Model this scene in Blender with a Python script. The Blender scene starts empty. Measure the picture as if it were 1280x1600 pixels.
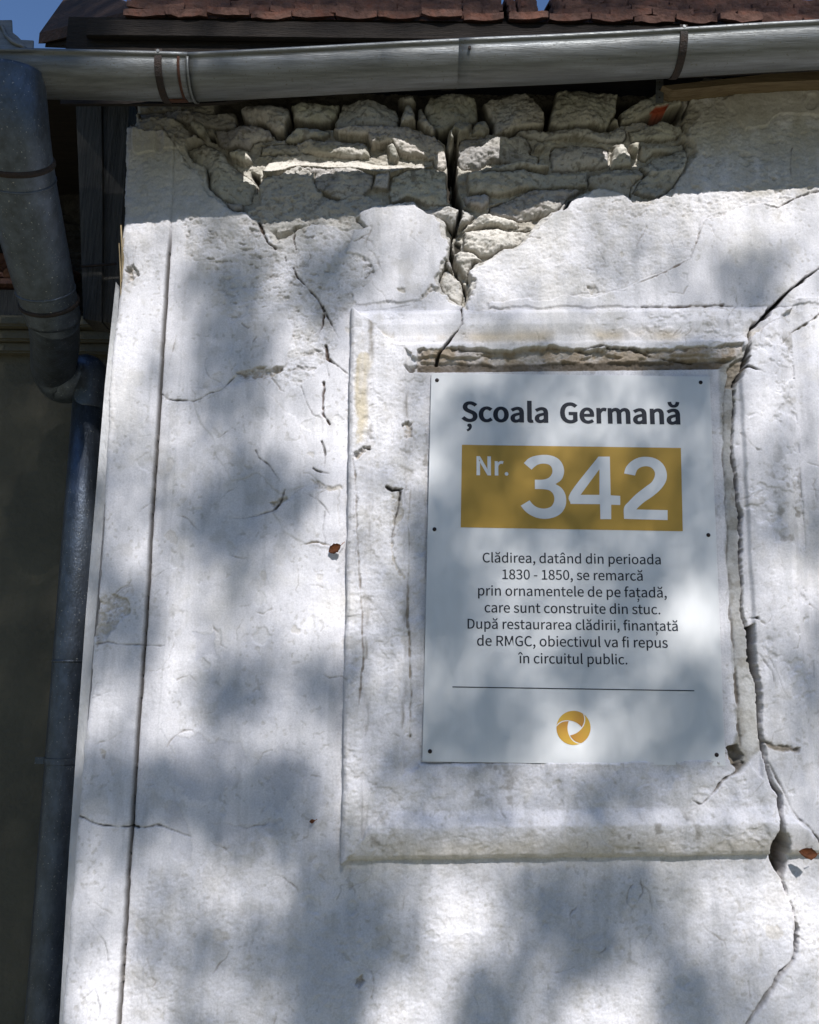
import bpy, bmesh, math, random
import numpy as np
from mathutils import Vector, Matrix

R = math.radians
scene = bpy.context.scene
COL = scene.collection

# ------------------------------------------------------------------ camera, sky, sun, exposure
CAM_Z = 1.6
D = 1.963                      # camera to wall, metres
F = 1280.0                     # focal length in photo pixels (1280 x 1600)
_vp = np.array([80.0, -7000.0, F]); UP = _vp / np.linalg.norm(_vp)     # world up in camera axes (x right, y down, z forward)
_n = np.array([0, 0, 1.0]) - UP * UP[2]; NRM = _n / np.linalg.norm(_n)  # into the wall
RGT = np.cross(NRM, UP)
if RGT[0] < 0: RGT = -RGT

cam = bpy.data.cameras.new('camera'); camo = bpy.data.objects.new('camera', cam); COL.objects.link(camo)
cam.sensor_fit = 'HORIZONTAL'; cam.sensor_width = 36.0; cam.lens = F / 1280 * 36.0
cam.clip_start = 0.05; cam.clip_end = 3000
_rot = Matrix(((RGT[0], -RGT[1], -RGT[2]), (NRM[0], -NRM[1], -NRM[2]), (UP[0], -UP[1], -UP[2])))
camo.matrix_world = Matrix.Translation((0, -D, CAM_Z)) @ _rot.to_4x4()
scene.camera = camo

SUN_EL, SUN_AZ = 43.5, 15.0    # azimuth to the right of straight out from the wall
S = Vector((math.sin(R(SUN_AZ)) * math.cos(R(SUN_EL)), -math.cos(R(SUN_AZ)) * math.cos(R(SUN_EL)), math.sin(R(SUN_EL))))
world = bpy.data.worlds.new('World'); scene.world = world; world.use_nodes = True
_wn = world.node_tree.nodes; _bg = _wn['Background']
_sky = _wn.new('ShaderNodeTexSky'); _sky.sky_type = 'NISHITA'; _sky.sun_disc = False
_sky.sun_elevation = R(SUN_EL); _sky.sun_rotation = math.atan2(S.x, S.y)
_sky.air_density = 1.0; _sky.dust_density = 0.0; _sky.ozone_density = 6.0; _sky.altitude = 1200
world.node_tree.links.new(_sky.outputs[0], _bg.inputs[0]); _bg.inputs[1].default_value = 0.112
sun = bpy.data.lights.new('sun', 'SUN'); sun.energy = 4.7; sun.angle = R(0.53); sun.color = (1.0, 0.975, 0.955)
suno = bpy.data.objects.new('sun', sun); COL.objects.link(suno)
suno.rotation_euler = S.to_track_quat('Z', 'Y').to_euler()
scene.view_settings.view_transform = 'Standard'; scene.view_settings.look = 'None'
scene.view_settings.exposure = 0.43; scene.view_settings.gamma = 1.0
scene.cycles.max_bounces = 6

# ------------------------------------------------------------------ helpers
def at(px, py, Y=0.0):
    """photo pixel -> world point on the vertical plane y = Y"""
    d = np.array([px - 640.0, py - 800.0, F])
    x, y, z = d @ RGT, d @ NRM, d @ UP
    s = (D + Y) / y
    return Vector((x * s, Y, z * s + CAM_Z))

def uv(p, Y=0.0):
    v = at(p[0], p[1], Y); return (v.x, v.z)

def link(o, parent=None):
    COL.objects.link(o)
    if parent is not None: o.parent = parent
    return o

def tag(o, label=None, cat=None, group=None, kind=None):
    if label: o['label'] = label
    if cat: o['category'] = cat
    if group: o['group'] = group
    if kind: o['kind'] = kind
    return o

def thing(name, label, cat, loc=(0, 0, 0), group=None):
    o = bpy.data.objects.new(name, None); o.empty_display_size = 0.1
    o.location = loc; link(o); return tag(o, label, cat, group)

def finish(name, bm, mat, parent=None, smooth=False):
    bmesh.ops.recalc_face_normals(bm, faces=bm.faces)
    root = parent
    while root is not None and root.parent is not None: root = root.parent
    if root is not None: bmesh.ops.translate(bm, verts=bm.verts, vec=-root.location)
    me = bpy.data.meshes.new(name); bm.to_mesh(me); bm.free()
    if smooth:
        for p in me.polygons: p.use_smooth = True
    me.materials.append(mat)
    return link(bpy.data.objects.new(name, me), parent)

def nodes_of(m):
    m.use_nodes = True
    return m.node_tree.nodes, m.node_tree.links, m.node_tree.nodes['Principled BSDF']

def mat(name, c1, c2=None, rough=0.8, metal=0.0, scale=20.0, stretch=(1, 1, 1), bump=0.0, bscale=None, c3=None, spec=0.3, lo=0.35, hi=0.65):
    """procedural material: colour broken up by noise, second finer noise as bump"""
    m = bpy.data.materials.new(name); n, l, b = nodes_of(m)
    b.inputs['Roughness'].default_value = rough; b.inputs['Metallic'].default_value = metal
    b.inputs['Specular IOR Level'].default_value = spec
    tc = n.new('ShaderNodeTexCoord'); mp = n.new('ShaderNodeMapping'); mp.inputs['Scale'].default_value = stretch
    l.new(tc.outputs['Object'], mp.inputs[0])
    nz = n.new('ShaderNodeTexNoise'); nz.inputs['Scale'].default_value = scale; nz.inputs['Detail'].default_value = 6
    nz.inputs['Roughness'].default_value = 0.65
    l.new(mp.outputs[0], nz.inputs['Vector'])
    rp = n.new('ShaderNodeValToRGB'); e = rp.color_ramp.elements
    c2 = c2 or tuple(x * 0.8 for x in c1)
    e[0].position = lo; e[0].color = (*c1, 1); e[1].position = hi; e[1].color = (*c2, 1)
    if c3: x = rp.color_ramp.elements.new(0.5 * (lo + hi)); x.color = (*c3, 1)
    l.new(nz.outputs['Fac'], rp.inputs[0]); l.new(rp.outputs[0], b.inputs['Base Color'])
    if bump:
        n2 = n.new('ShaderNodeTexNoise'); n2.inputs['Scale'].default_value = bscale or scale * 4; n2.inputs['Detail'].default_value = 5
        l.new(mp.outputs[0], n2.inputs['Vector'])
        bp = n.new('ShaderNodeBump'); bp.inputs['Strength'].default_value = bump; bp.inputs['Distance'].default_value = 0.01
        l.new(n2.outputs['Fac'], bp.inputs['Height']); l.new(bp.outputs[0], b.inputs['Normal'])
    return m

def tube(bm, pts, radii, seg=24, caps=True, arc=None, thick=0.0):
    """swept round tube (arc=None) along pts"""
    pts = [Vector(p) for p in pts]; rings = []
    prev = None
    for i, p in enumerate(pts):
        t = (pts[min(i + 1, len(pts) - 1)] - pts[max(i - 1, 0)]).normalized()
        if prev is None:
            a = Vector((0, 0, 1)) if abs(t.z) < 0.9 else Vector((0, 1, 0))
            u = t.cross(a).normalized()
        else:
            u = (prev - t * prev.dot(t)).normalized()
        prev = u; w = t.cross(u)
        r = radii[i] if hasattr(radii, '__len__') else radii
        rings.append([bm.verts.new(p + (u * math.cos(2 * math.pi * k / seg) + w * math.sin(2 * math.pi * k / seg)) * r) for k in range(seg)])
    for a, b in zip(rings, rings[1:]):
        for k in range(seg): bm.faces.new((a[k], a[(k + 1) % seg], b[(k + 1) % seg], b[k]))
    if caps:
        bm.faces.new(rings[0]); bm.faces.new(rings[-1])

def prism(bm, poly, vec):
    """closed prism: polygon of points pushed along vec"""
    a = [bm.verts.new(Vector(p)) for p in poly]; b = [bm.verts.new(Vector(p) + Vector(vec)) for p in poly]
    bm.faces.new(a); bm.faces.new(b[::-1])
    for i in range(len(a)): bm.faces.new((a[i], a[(i + 1) % len(a)], b[(i + 1) % len(a)], b[i]))

def box(bm, lo, hi, bev=0.0):
    r = bmesh.ops.create_cube(bm, size=1.0)
    for v in r['verts']:
        v.co = Vector([lo[i] + (v.co[i] + 0.5) * (hi[i] - lo[i]) for i in range(3)])
    if bev:
        es = list({e for v in r['verts'] for e in v.link_edges})
        bmesh.ops.bevel(bm, geom=es, offset=bev, segments=2, affect='EDGES')

def spline(pts, n=6):
    P = [Vector(p) for p in pts]; out = []
    for i in range(len(P) - 1):
        p0, p1, p2, p3 = P[max(i - 1, 0)], P[i], P[i + 1], P[min(i + 2, len(P) - 1)]
        for k in range(n):
            t = k / n
            out.append(0.5 * ((2 * p1) + (p2 - p0) * t + (2 * p0 - 5 * p1 + 4 * p2 - p3) * t * t + (3 * p1 - p0 - 3 * p2 + p3) * t ** 3))
    out.append(P[-1]); return out
# ------------------------------------------------------------------ the plastered wall: one relief, sampled finely where the photo shows it
def _axis(a, b, fine, outer_lo, outer_hi, coarse):
    x = [np.arange(a, b + 1e-9, fine)]
    if outer_lo < a: x.insert(0, np.arange(outer_lo, a - coarse / 2, coarse))
    if outer_hi > b: x.append(np.arange(b + coarse, outer_hi + 1e-9, coarse))
    return np.concatenate(x)
STEP = 0.0021
XS = _axis(-0.80, 1.20, STEP, -0.80, 3.4, 0.03)
ZS = _axis(-0.83, 1.56, STEP, -1.60, 1.56, 0.03)      # relative to the camera height
NX, NZ = len(XS), len(ZS)
GX, GZ = np.meshgrid(XS, ZS)
_NC = {}
def noise(scale, seed, sx=1.0, sz=1.0):
    """value noise on the relief grid, -1..1"""
    rs = np.random.RandomState(seed)
    u = (XS + 5) / (scale * sx); v = (ZS + 5) / (scale * sz)
    iu = np.floor(u).astype(int); iv = np.floor(v).astype(int)
    T = rs.uniform(-1, 1, (iv.max() + 2, iu.max() + 2))
    fu = u - iu; fv = v - iv
    fu = fu * fu * fu * (fu * (fu * 6 - 15) + 10); fv = fv * fv * fv * (fv * (fv * 6 - 15) + 10)
    A = T[iv][:, iu]; B = T[iv][:, iu + 1]; C = T[iv + 1][:, iu]; E_ = T[iv + 1][:, iu + 1]
    fv = fv[:, None]; fu = fu[None, :]
    return (A * (1 - fu) + B * fu) * (1 - fv) + (C * (1 - fu) + E_ * fu) * fv
def fbm(scale, octv, seed, sx=1.0, sz=1.0, gain=0.5):
    s = 0; a = 1.0; t = 0
    for k in range(octv):
        s = s + a * noise(scale / 2 ** k, seed + 17 * k, sx, sz); t += a; a *= gain
    return s / t
def sm(a, b, x):
    t = np.clip((x - a) / (b - a), 0, 1); return t * t * (3 - 2 * t)
def rnoise(scale, seed, ang, sx=1.0, sz=1.0, warp=0.0):
    """value noise on a turned lattice, so that no grid shows; two lattices at different angles are averaged"""
    out = 0
    for q, a in enumerate((ang, ang + 47.0)):
        rs = np.random.RandomState(seed + 500 * q); c, s = math.cos(R(a)), math.sin(R(a))
        xx = GX / (scale * sx) + (warp * WX / scale if warp else 0); zz = GZ / (scale * sz) + (warp * WZ / scale if warp else 0)
        u = c * xx - s * zz; v = s * xx + c * zz
        iu = np.floor(u).astype(np.int32); iv = np.floor(v).astype(np.int32)
        fu = (u - iu).astype(np.float32); fv = (v - iv).astype(np.float32)
        T = rs.uniform(-1, 1, (512, 512)).astype(np.float32); iu &= 511; iv &= 511; ju = (iu + 1) & 511; jv = (iv + 1) & 511
        fu = fu * fu * (3 - 2 * fu); fv = fv * fv * (3 - 2 * fv)
        out = out + (T[iv, iu] * (1 - fu) + T[iv, ju] * fu) * (1 - fv) + (T[jv, iu] * (1 - fu) + T[jv, ju] * fu) * fv
    return out * 0.75
def rfbm(scale, octv, seed, ang, gain=0.6):
    return sum(gain ** k * rnoise(scale / 2.1 ** k, seed + 13 * k, ang + 31 * k) for k in range(octv)) / sum(gain ** k for k in range(octv))
WX = 0.013 * rfbm(0.061, 5, 11, 13); WZ = 0.013 * rfbm(0.057, 5, 14, 38)

def window(pts, m):
    p = np.array(pts)
    i0, i1 = np.searchsorted(XS, [p[:, 0].min() - m, p[:, 0].max() + m]); j0, j1 = np.searchsorted(ZS, [p[:, 1].min() - m, p[:, 1].max() + m])
    return (slice(max(j0, 0), max(j1, 1)), slice(max(i0, 0), max(i1, 1)))
def seg_dist(pts, x, z, closed, widths=None):
    best = np.full(x.shape, 1e9); inside = np.zeros(x.shape, bool); wid = np.zeros(x.shape)
    n = len(pts)
    for i in range(n if closed else n - 1):
        ax, az = pts[i]; bx, bz = pts[(i + 1) % n]
        dx, dz = bx - ax, bz - az
        t = np.clip(((x - ax) * dx + (z - az) * dz) / (dx * dx + dz * dz + 1e-12), 0, 1)
        d = np.hypot(x - ax - t * dx, z - az - t * dz)
        m = d < best; best = np.where(m, d, best)
        if widths is not None: wid = np.where(m, widths[i] + (widths[min(i + 1, n - 1)] - widths[i]) * t, wid)
        if closed and abs(dz) > 1e-12:
            c = ((az > z) != (bz > z)) & (x < dx * (z - az) / dz + ax); inside ^= c
    if closed: return np.where(inside, best, -best)
    return best, wid
def sdf(pxpoly, warp=1.0, m=0.05):
    """signed distance (metres, inside positive) to a polygon given in photo pixels; returns window and values"""
    P = [(uv(p)[0], uv(p)[1] - CAM_Z) for p in pxpoly]
    w = window(P, m)
    return w, seg_dist(P, GX[w] + warp * WX[w], GZ[w] + warp * WZ[w], True)
def view(ox, oy, s):
    return lambda *c: [(ox + c[i] / s, oy + c[i + 1] / s) for i in range(0, len(c), 2)]
va, vb, vc = view(190, 140, 4.414), view(460, 140, 4.414), view(700, 110, 4.414)
vd, ve, v1 = view(900, 100, 3.368), view(540, 300, 3.765), view(0, 0, 1.0)
rnd = np.random.RandomState(5)

# base plaster ---------------------------------------------------------------
H = 0.004 * fbm(0.45, 2, 21) + 0.0016 * fbm(0.09, 2, 23) + 0.0005 * rnoise(0.021, 25, 33) + 0.0007 * rnoise(0.034, 27, 5, 0.7, 2.0)
ALB = np.empty((NZ, NX, 3)); ALB[:] = (0.66, 0.647, 0.668)
LAB = np.zeros((NZ, NX), np.int32)
def tint(w, f, c):
    ALB[w] = ALB[w] * (1 - f[..., None]) + np.array(c) * f[..., None]
FULL = (slice(None), slice(None))
grain = 0.5 * rnoise(0.013, 31, 23, 1.25, 0.9, .5) + 0.45 * rnoise(0.0068, 30, 61, 1.2, .9) + 0.4 * rnoise(0.0038, 32, 12); rag = np.random.RandomState(3).uniform(-1, 1, (NZ, NX)); pits = np.clip(rnoise(0.0075, 33, 35) - 0.42, 0, 1) * 1.6 * np.clip(rnoise(0.06, 34, 20) + 0.4, 0, 1)
streak = fbm(0.05, 3, 35, 0.5, 4.0)
# soft tone differences of old limewash
tint(FULL, 0.55 * sm(0.05, 0.45, rfbm(0.17, 5, 36, 27)), (0.545, 0.545, 0.585))
tint(FULL, 0.42 * sm(0.15, 0.50, rfbm(0.23, 5, 37, 8)), (0.585, 0.56, 0.515))
tint(FULL, 0.40 * sm(0.15, 0.55, streak), (0.47, 0.465, 0.475))
tint(FULL, 0.45 * sm(0.9, 1.5, GZ) * sm(-.1, .4, fbm(0.045, 4, 44, .6, 7.0)), (0.42, 0.40, 0.36))      # drips from the eave
tint(FULL, 0.35 * sm(0.25, 0.55, rfbm(0.05, 4, 45, 40)), (0.44, 0.42, 0.39))
H -= 0.0009 * pits
H += 0.00016 * rag + 0.00042 * rnoise(0.0056, 38, 28) * (.35 + .65 * sm(-.2, .3, rnoise(0.13, 46, 51))) + 0.00042 * rnoise(0.012, 40, 17, 1, 1.6) * sm(-.3, .4, rnoise(0.16, 43, 19)) + 0.00022 * noise(0.009, 39, 0.5, 5.0)
tint(FULL, 0.45 * sm(0.15, 0.5, pits), (0.38, 0.36, 0.33))

# corner pilaster, its joint and the cove to the right of it ------------------
gp = [uv(p) for p in [(274, 120), (270, 300), (267, 345), (252, 560), (240, 760), (228, 960), (215, 1130), (205, 1290), (195, 1450), (184, 1602), (165, 1990)]]
gz = np.array([p[1] - CAM_Z for p in gp])[::-1]; gx = np.array([p[0] for p in gp])[::-1]
groove_x = np.interp(ZS, gz, gx)[:, None] + 0.0012 * noise(0.08, 41)[:, :1] + 0.0008 * noise(0.02, 42)[:, :1]
DX = GX - groove_x
gmask = 1 - 0.8 * sm(1.02, 1.12, GZ)
H += np.where(DX < 0, 0.007 * gmask * (1 - 0.6 * np.exp(DX / 0.012)), gmask * (-0.010 * np.exp(-(DX / 0.045) ** 2)))
for dd, hh in ((0.048, 0.0012), (0.073, -0.0010), (0.098, 0.0008)):
    H += hh * sm(-0.003, 0.003, DX - dd) * np.exp(-np.clip(DX - dd, 0, 9) / 0.1)
H -= 0.014 * np.exp(-(DX / 0.0024) ** 2) * gmask
tint(FULL, 0.9 * np.exp(-(DX / 0.0027) ** 2) * gmask, (0.10, 0.085, 0.07))
LAB[DX < 0] = 1

# islands of smooth paint on rough render ------------------------------------
ROUGH = np.zeros((NZ, NX))
def rough(poly, amt, soft=0.012, warp=1.6):
    w, d = sdf(poly, warp, 0.08); f = sm(-soft, soft * 0.3, d) * amt; ROUGH[w] = np.maximum(ROUGH[w], f)
def smooth_island(poly, step, keep=0.12, c=None, warp=1.1, soft=0.0022):
    w, d = sdf(poly, warp, 0.04); f = sm(-soft, soft, d)
    ROUGH[w] = ROUGH[w] * (1 - f * (1 - keep)); H[w] += step * f
    # patchy darker outline along the edge of the layer
    tint(w, 0.45 * np.exp(-((d + 0.0020) / 0.0018) ** 2) * sm(-.4, .4, streak[w]), (0.33, 0.31, 0.28))
    if c: tint(w, 0.8 * f, c)
rough(v1(285,345, 404,345, 470,352, 560,352, 600,420, 575,470, 530,490, 515,560, 470,600, 430,590, 440,500, 395,470, 370,505, 340,480, 325,430, 290,400), 1.0)
rough(v1(195,165, 262,200, 300,250, 325,300, 410,345, 400,362, 190,350), 0.7)
rough(v1(1075,135, 1280,130, 1280,330, 1120,340, 900,330, 980,300, 1060,260), 0.85)
rough(v1(725,430, 860,345, 930,300, 1100,320, 1110,360, 1085,410, 990,450, 740,485), 0.55)
rough(v1(560,310, 690,320, 720,460, 640,480, 560,470), 0.45)
rough(v1(205,1420, 290,1350, 350,1320, 440,1300, 530,1350, 900,1350, 1280,1345, 1290,1660, 180,1660), 0.42, 0.05)
rough(v1(190,345, 262,345, 250,440, 190,450), 0.35)
rough(v1(550,490, 680,580, 665,1190, 1140,1200, 1240,1335, 535,1340), 0.5)
smooth_island(v1(365,592, 360,505, 395,492, 440,490, 457,520, 446,568, 395,585), 0.0030)
smooth_island(v1(562,320, 600,308, 645,306, 690,350, 706,390, 690,440, 655,468, 600,475, 560,480, 548,455, 572,448, 588,425, 575,405, 540,395), 0.0034, 0.3)
smooth_island(v1(1290,296, 1240,308, 1215,324, 1195,318, 1140,332, 1100,345, 1095,362, 1085,388, 1078,405, 1050,420, 1010,437, 990,445, 930,462, 760,470, 760,479, 1290,479), 0.0036, 0.25)
smooth_island(vd(760,190, 840,150, 960,130, 1280,110, 1320,280, 1080,270, 1000,320, 900,340, 830,250), 0.004, 0.1, (0.56, 0.53, 0.49))
smooth_island(v1(430,800, 470,765, 528,762, 530,860, 480,850, 440,830), 0.0015)
smooth_island(v1(300,610, 365,605, 400,600, 460,650, 480,700, 470,760, 440,770, 400,740, 360,755, 345,720, 318,660), 0.0014, 0.3)
smooth_island(va(70,255, 235,255, 235,425, 105,440, 70,420), 0.003, 0.2, (0.70, 0.68, 0.63), 0.4)
smooth_island(va(290,280, 430,285, 500,350, 430,410, 290,410), 0.003, 0.2, (0.64, 0.62, 0.58), 0.5)
for poly in (v1(268,1160, 300,1152, 378,1160, 386,1178, 360,1230, 300,1245, 268,1205), v1(400,1192, 440,1155, 482,1180, 480,1212, 450,1255, 405,1262),
             v1(325,1295, 380,1282, 440,1272, 449,1300, 395,1310, 352,1328), v1(240,1110, 262,1160, 262,1340, 300,1345, 268,1180), v1(300,990,330,985,345,1020,310,1030)):
    w, d = sdf(poly, 2.2, 0.05); f = sm(-0.0012, 0.0012, d)
    H[w] -= 0.0008 * f; tint(w, 0.55 * f * sm(-.9, .2, fbm(0.05, 4, 99)[w]), (0.50, 0.50, 0.545)); tint(w, 0.18 * np.exp(-(d / 0.0012) ** 2), (0.36, 0.35, 0.35))
# broken-out plaster patches (shallow)
for poly, dep in ((v1(372,588, 398,581, 440,566, 444,574, 415,592, 380,600), .008), (ve(430,610, 500,550, 525,580, 440,635), .006), (ve(300,570, 345,560, 348,585, 310,590), .004),  # first patch: shadow under the flake ledge also put into the colour
                  (v1(918,448, 935,440, 938,452, 922,458), .006), (v1(196,418, 208,414, 216,432, 198,446), .012), (v1(625,668, 642,666, 644,684, 628,684), .008),
                  (v1(157,1170, 168,1172, 165,1190, 158,1186), .0), (v1(560,1524, 568,1520, 574,1530, 566,1540, 558,1534), .008), (v1(427,785, 440,780, 447,770, 447,782, 432,797), .006),
                  (v1(150,940, 168,925, 200,935, 205,960, 185,975, 160,1000, 150,1010), .004), (v1(605,765, 625,770, 628,800, 615,860, 625,880, 632,910, 622,905, 610,850), .003),
                  (v1(480,752, 534,756, 534,764, 500,766), .003), (v1(555,712, 566,708, 582,704, 584,712, 560,722), .012), (v1(628,575, 690,572, 692,584, 640,586), .012)):
    w, d = sdf(poly, 1.5, 0.04); f = sm(-0.001, 0.003, d + 0.002 * grain[w])
    H[w] -= f * (dep * 1.0 + 0.7 * dep * grain[w]); tint(w, 0.8 * f * sm(-.5, .3, grain[w] + .6 * fbm(0.03, 3, 89)[w]), (0.44, 0.40, 0.34) if dep < .007 else (0.36, 0.31, 0.25)); tint(w, .6 * f * sm(.2, .7, -grain[w]), (.22, .19, .15))
tear = np.clip(rnoise(0.0105, 52, 9, 1.7, 0.75, 1.0) + 0.4 * rnoise(0.0042, 54, 40) + 0.3 * rnoise(0.05, 55, 15) - 0.50, 0, 1) * 2
H += ROUGH * (-0.0015 + 0.0023 * grain + 0.0010 * fbm(0.05, 2, 51) + 0.00045 * rag - 0.0032 * tear * sm(.55, .95, ROUGH)) + sm(.2, .5, ROUGH) * 0.0011 * rnoise(0.028, 56, 24, 1.3, .9)
tint(FULL, 0.45 * sm(.55, .95, ROUGH) * sm(0.1, 0.6, tear), (0.26, 0.235, 0.20))  # small shadows inside the tears, darkened in the colour too
tint(FULL, 0.45 * ROUGH * sm(-0.3, 0.5, fbm(0.03, 3, 53)), (0.50, 0.475, 0.435))
tint(FULL, 0.5 * ROUGH * sm(0.3, 0.8, -grain), (0.34, 0.31, 0.28))

# stucco panel frame round the sign ------------------------------------------
def side(p, q):
    a, b = np.array(uv(p)) - (0, CAM_Z), np.array(uv(q)) - (0, CAM_Z)
    t = (b - a) / np.linalg.norm(b - a); n = np.array([t[1], -t[0]])     # right hand side of a->b
    return (GX - a[0]) * n[0] + (GZ - a[1]) * n[1]
fw = 0.26
GX += fw * WX; GZ += fw * WZ
dT = side((549, 488), (1232, 480)); dR = side((1234, 480), (1293, 1340)); dB = side((1292, 1333), (533, 1344)); dL = side((533, 1343), (549, 488))
GX -= fw * WX; GZ -= fw * WZ
prof = {
 'L': ([-.03, -.001, .003, .010, .028, .044, .049, .137, .143, .19], [0, 0, .024, .031, .032, .028, .022, .020, .013, .011]),
 'T': ([-.03, -.001, .003, .014, .045, .056, .072, .090, .098, .130, .140, .152], [0, 0, .010, .018, .021, .019, .0165, .018, .0225, .024, .012, .006]),
 'R': ([-.03, -.001, .018, .036, .050, .10, .140, .146, .19], [.000, .000, .006, .021, .025, .023, .020, .010, .010]),
 'B': ([-.03, -.001, .003, .012, .062, .072, .105, .205, .210, .222], [0, 0, .016, .024, .037, .038, .022, .020, .010, .008])}
wd = {'L': .19, 'T': .152, 'R': .19, 'B': .222}
dd = np.stack([dL / wd['L'], dT / wd['T'], dR / wd['R'], dB / wd['B']]); which = (dd + 0.10 * np.stack([fbm(0.06, 4, 160 + k, gain=.6) for k in range(4)])).argmin(0)
wear = fbm(0.09, 4, 171, gain=.6)
fr = np.zeros((NZ, NX))
for k, (nm, dist) in enumerate((('L', dL), ('T', dT), ('R', dR), ('B', dB))):
    fr = np.where(which == k, np.interp(np.minimum(dist, wd[nm]), *prof[nm]), fr)
inF = (dd.min(0) > 0); inP = dd.min(0) > 1
_k = np.exp(-(np.arange(-6, 7) / 2.6) ** 2); _k /= _k.sum()
inner_fr = fr.copy()
for ax in (0, 1): inner_fr = sum(_k[i] * np.roll(inner_fr, i - 6, ax) for i in range(13))
fr = np.where(dd.min(0) > 0.03, 0.85 * fr + 0.15 * inner_fr, fr)
fr[inP] = 0.008
fr = np.where(inF & ~inP, fr - 0.0035 * np.clip(wear - .05, 0, 1) - 0.0025 * sm(.2, .32, wear + .2 * grain), fr)
H += fr * (1 + 0.09 * fbm(0.16, 3, 61)); LAB[inF] = 2
# moulding that rises to the right of the frame
beyond = (-dR > 0) & (dT > -0.02) & (dB > -0.03)
H += np.where(beyond, 0.014 * sm(0.004, 0.042, -dR), 0)
# ochre and grey wear on the frame
tint(FULL, 0.75 * np.where((which == 1) & inF, np.exp(-((dT - 0.078) / 0.016) ** 2), 0) * sm(-0.5, 0.3, fbm(0.10, 3, 62)), (0.47, 0.39, 0.27))
tint(FULL, 0.65 * np.where((which == 3) & inF, np.exp(-((dB - 0.022) / 0.026) ** 2), 0) * sm(-0.6, 0.4, fbm(0.12, 3, 63)), (0.46, 0.41, 0.32))
w, d = sdf(v1(557,560, 580,555, 578,700, 556,700), 1.5); tint(w, 0.8 * sm(-.003, .006, d) * sm(-0.3, .3, streak[w]), (0.50, 0.43, 0.30))
dirt = sm(0.15, 0.5, fbm(0.022, 3, 64)) * sm(-0.1, 0.5, fbm(0.2, 3, 65))
tint(FULL, np.where(inF, 0.75 * dirt * sm(0.0, 0.04, np.minimum(dL, dB)), 0), (0.27, 0.25, 0.22))
H -= np.where(inF, 0.0012 * dirt, 0)
for nm, (q, off) in {'L': (dL, .052), 'L2': (dL, .140)}.items():     # black weathering along the arrises
    f = np.exp(-((q - off) / 0.006) ** 2) * sm(0.0, 0.5, fbm(0.03, 3, 66 + int(off * 1000), 0.6, 2.5)) * (inF & (which == 0))
    tint(FULL, 0.85 * f, (0.22, 0.20, 0.17)); H -= 0.0018 * f
# the broken lower arris of the top rail and the cavity above the sign
brk = sm(0.112, 0.115, dT + 0.020 * fbm(0.19, 2, 71) + 0.011 * fbm(0.05, 4, 72, gain=.65)) * (1 - sm(0.165, 0.168, dT + 0.2 * WZ)) * sm(0.165, 0.172, dL) * sm(0.13, 0.135, dR)
lay = 0.009 * sm(-0.05, 0.05, fbm(0.07, 4, 73, 2.5, 0.5, .6)) + 0.006 * sm(.1, .2, fbm(0.05, 3, 74, 2.2, .5))
H = np.where(brk > 0, H * (1 - brk) + brk * (0.003 + lay * (1 - sm(.143, .152, dT)) + 0.0035 * grain), H)
tint(FULL, 0.9 * brk * (0.55 + 0.45 * sm(-.3, .3, fbm(0.03, 3, 75))), (0.30, 0.235, 0.16)); tint(FULL, 0.8 * brk * sm(.142, .150, dT), (0.10, 0.08, 0.06))  # last tint paints in the shadow gap above the sign
# narrow fillet along the right of the panel; grey holds its dirt and shade
w, d = sdf(v1(1122,580, 1166,545, 1148,610, 1140,700, 1150,800, 1157,960, 1178,1080, 1184,1170, 1150,1205, 1138,1190, 1152,1140, 1146,1060, 1138,940, 1134,850, 1128,700, 1124,610), 0.5)
f = sm(-.006, .004, d); H[w] = H[w] * (1 - f) + f * (0.010 + 0.0012 * grain[w] + 0.002 * fbm(0.06, 3, 87)[w]); tint(w, 0.8 * f, (0.37, 0.36, 0.335)); tint(w, 0.6 * f * sm(.0, .4, fbm(0.03, 3, 88)[w]), (0.26, 0.24, 0.20)); tint(w, 0.5 * f * sm(.15, .5, fbm(0.05, 3, 86)[w]), (0.54, 0.53, 0.51))
for poly, dep in ((v1(1130,585, 1140,570, 1164,560, 1162,580, 1150,592, 1146,612, 1134,608), .012), (v1(1134,1166, 1152,1160, 1157,1183, 1146,1200, 1136,1192), .03), (v1(1186,1160, 1212,1160, 1242,1168, 1240,1176, 1210,1172, 1190,1174), .008)):
    w, d = sdf(poly, 1.2); f = sm(-.001, .004, d + 0.002 * grain[w]); H[w] -= f * (dep + 0.004 * grain[w] + 0.006 * fbm(0.03, 3, 113)[w]); tint(w, 0.9 * f, (0.22, 0.185, 0.14)); tint(w, 0.6 * f * sm(.1, .5, fbm(0.02, 3, 114)[w]), (0.42, 0.39, 0.34))

# where the plaster has fallen: mortar bed and rubble stones -------------------
exposed = (v1(190,60, 1110,60, 1100,112) + vd(660,80, 640,130, 600,180, 580,240, 610,300, 600,350, 605,460, 560,560, 500,650, 430,700, 380,720, 290,700, 200,660, 120,640, 20,690)
  + ve(1150,150, 1100,200, 1000,300, 870,360, 830,390, 760,420, 735,470, 740,560, 735,600, 700,670, 620,620, 560,570, 540,510, 560,440, 600,400, 622,330, 630,270, 600,250, 590,190, 560,150, 450,90, 400,40, 160,60, 100,90, 75,130, 105,185)
  + v1(545,352, 500,350, 470,356, 430,372, 408,348) + va(860,835, 770,825, 690,770, 590,660, 570,520, 470,490, 430,370, 290,260, 80,240) + v1(196,194))
w, d = sdf(exposed, 1.0, 0.05)
f0 = sm(-0.016, -0.010, d + 0.018 * fbm(0.05, 4, 85, gain=.65)[w] - 0.004)
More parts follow.
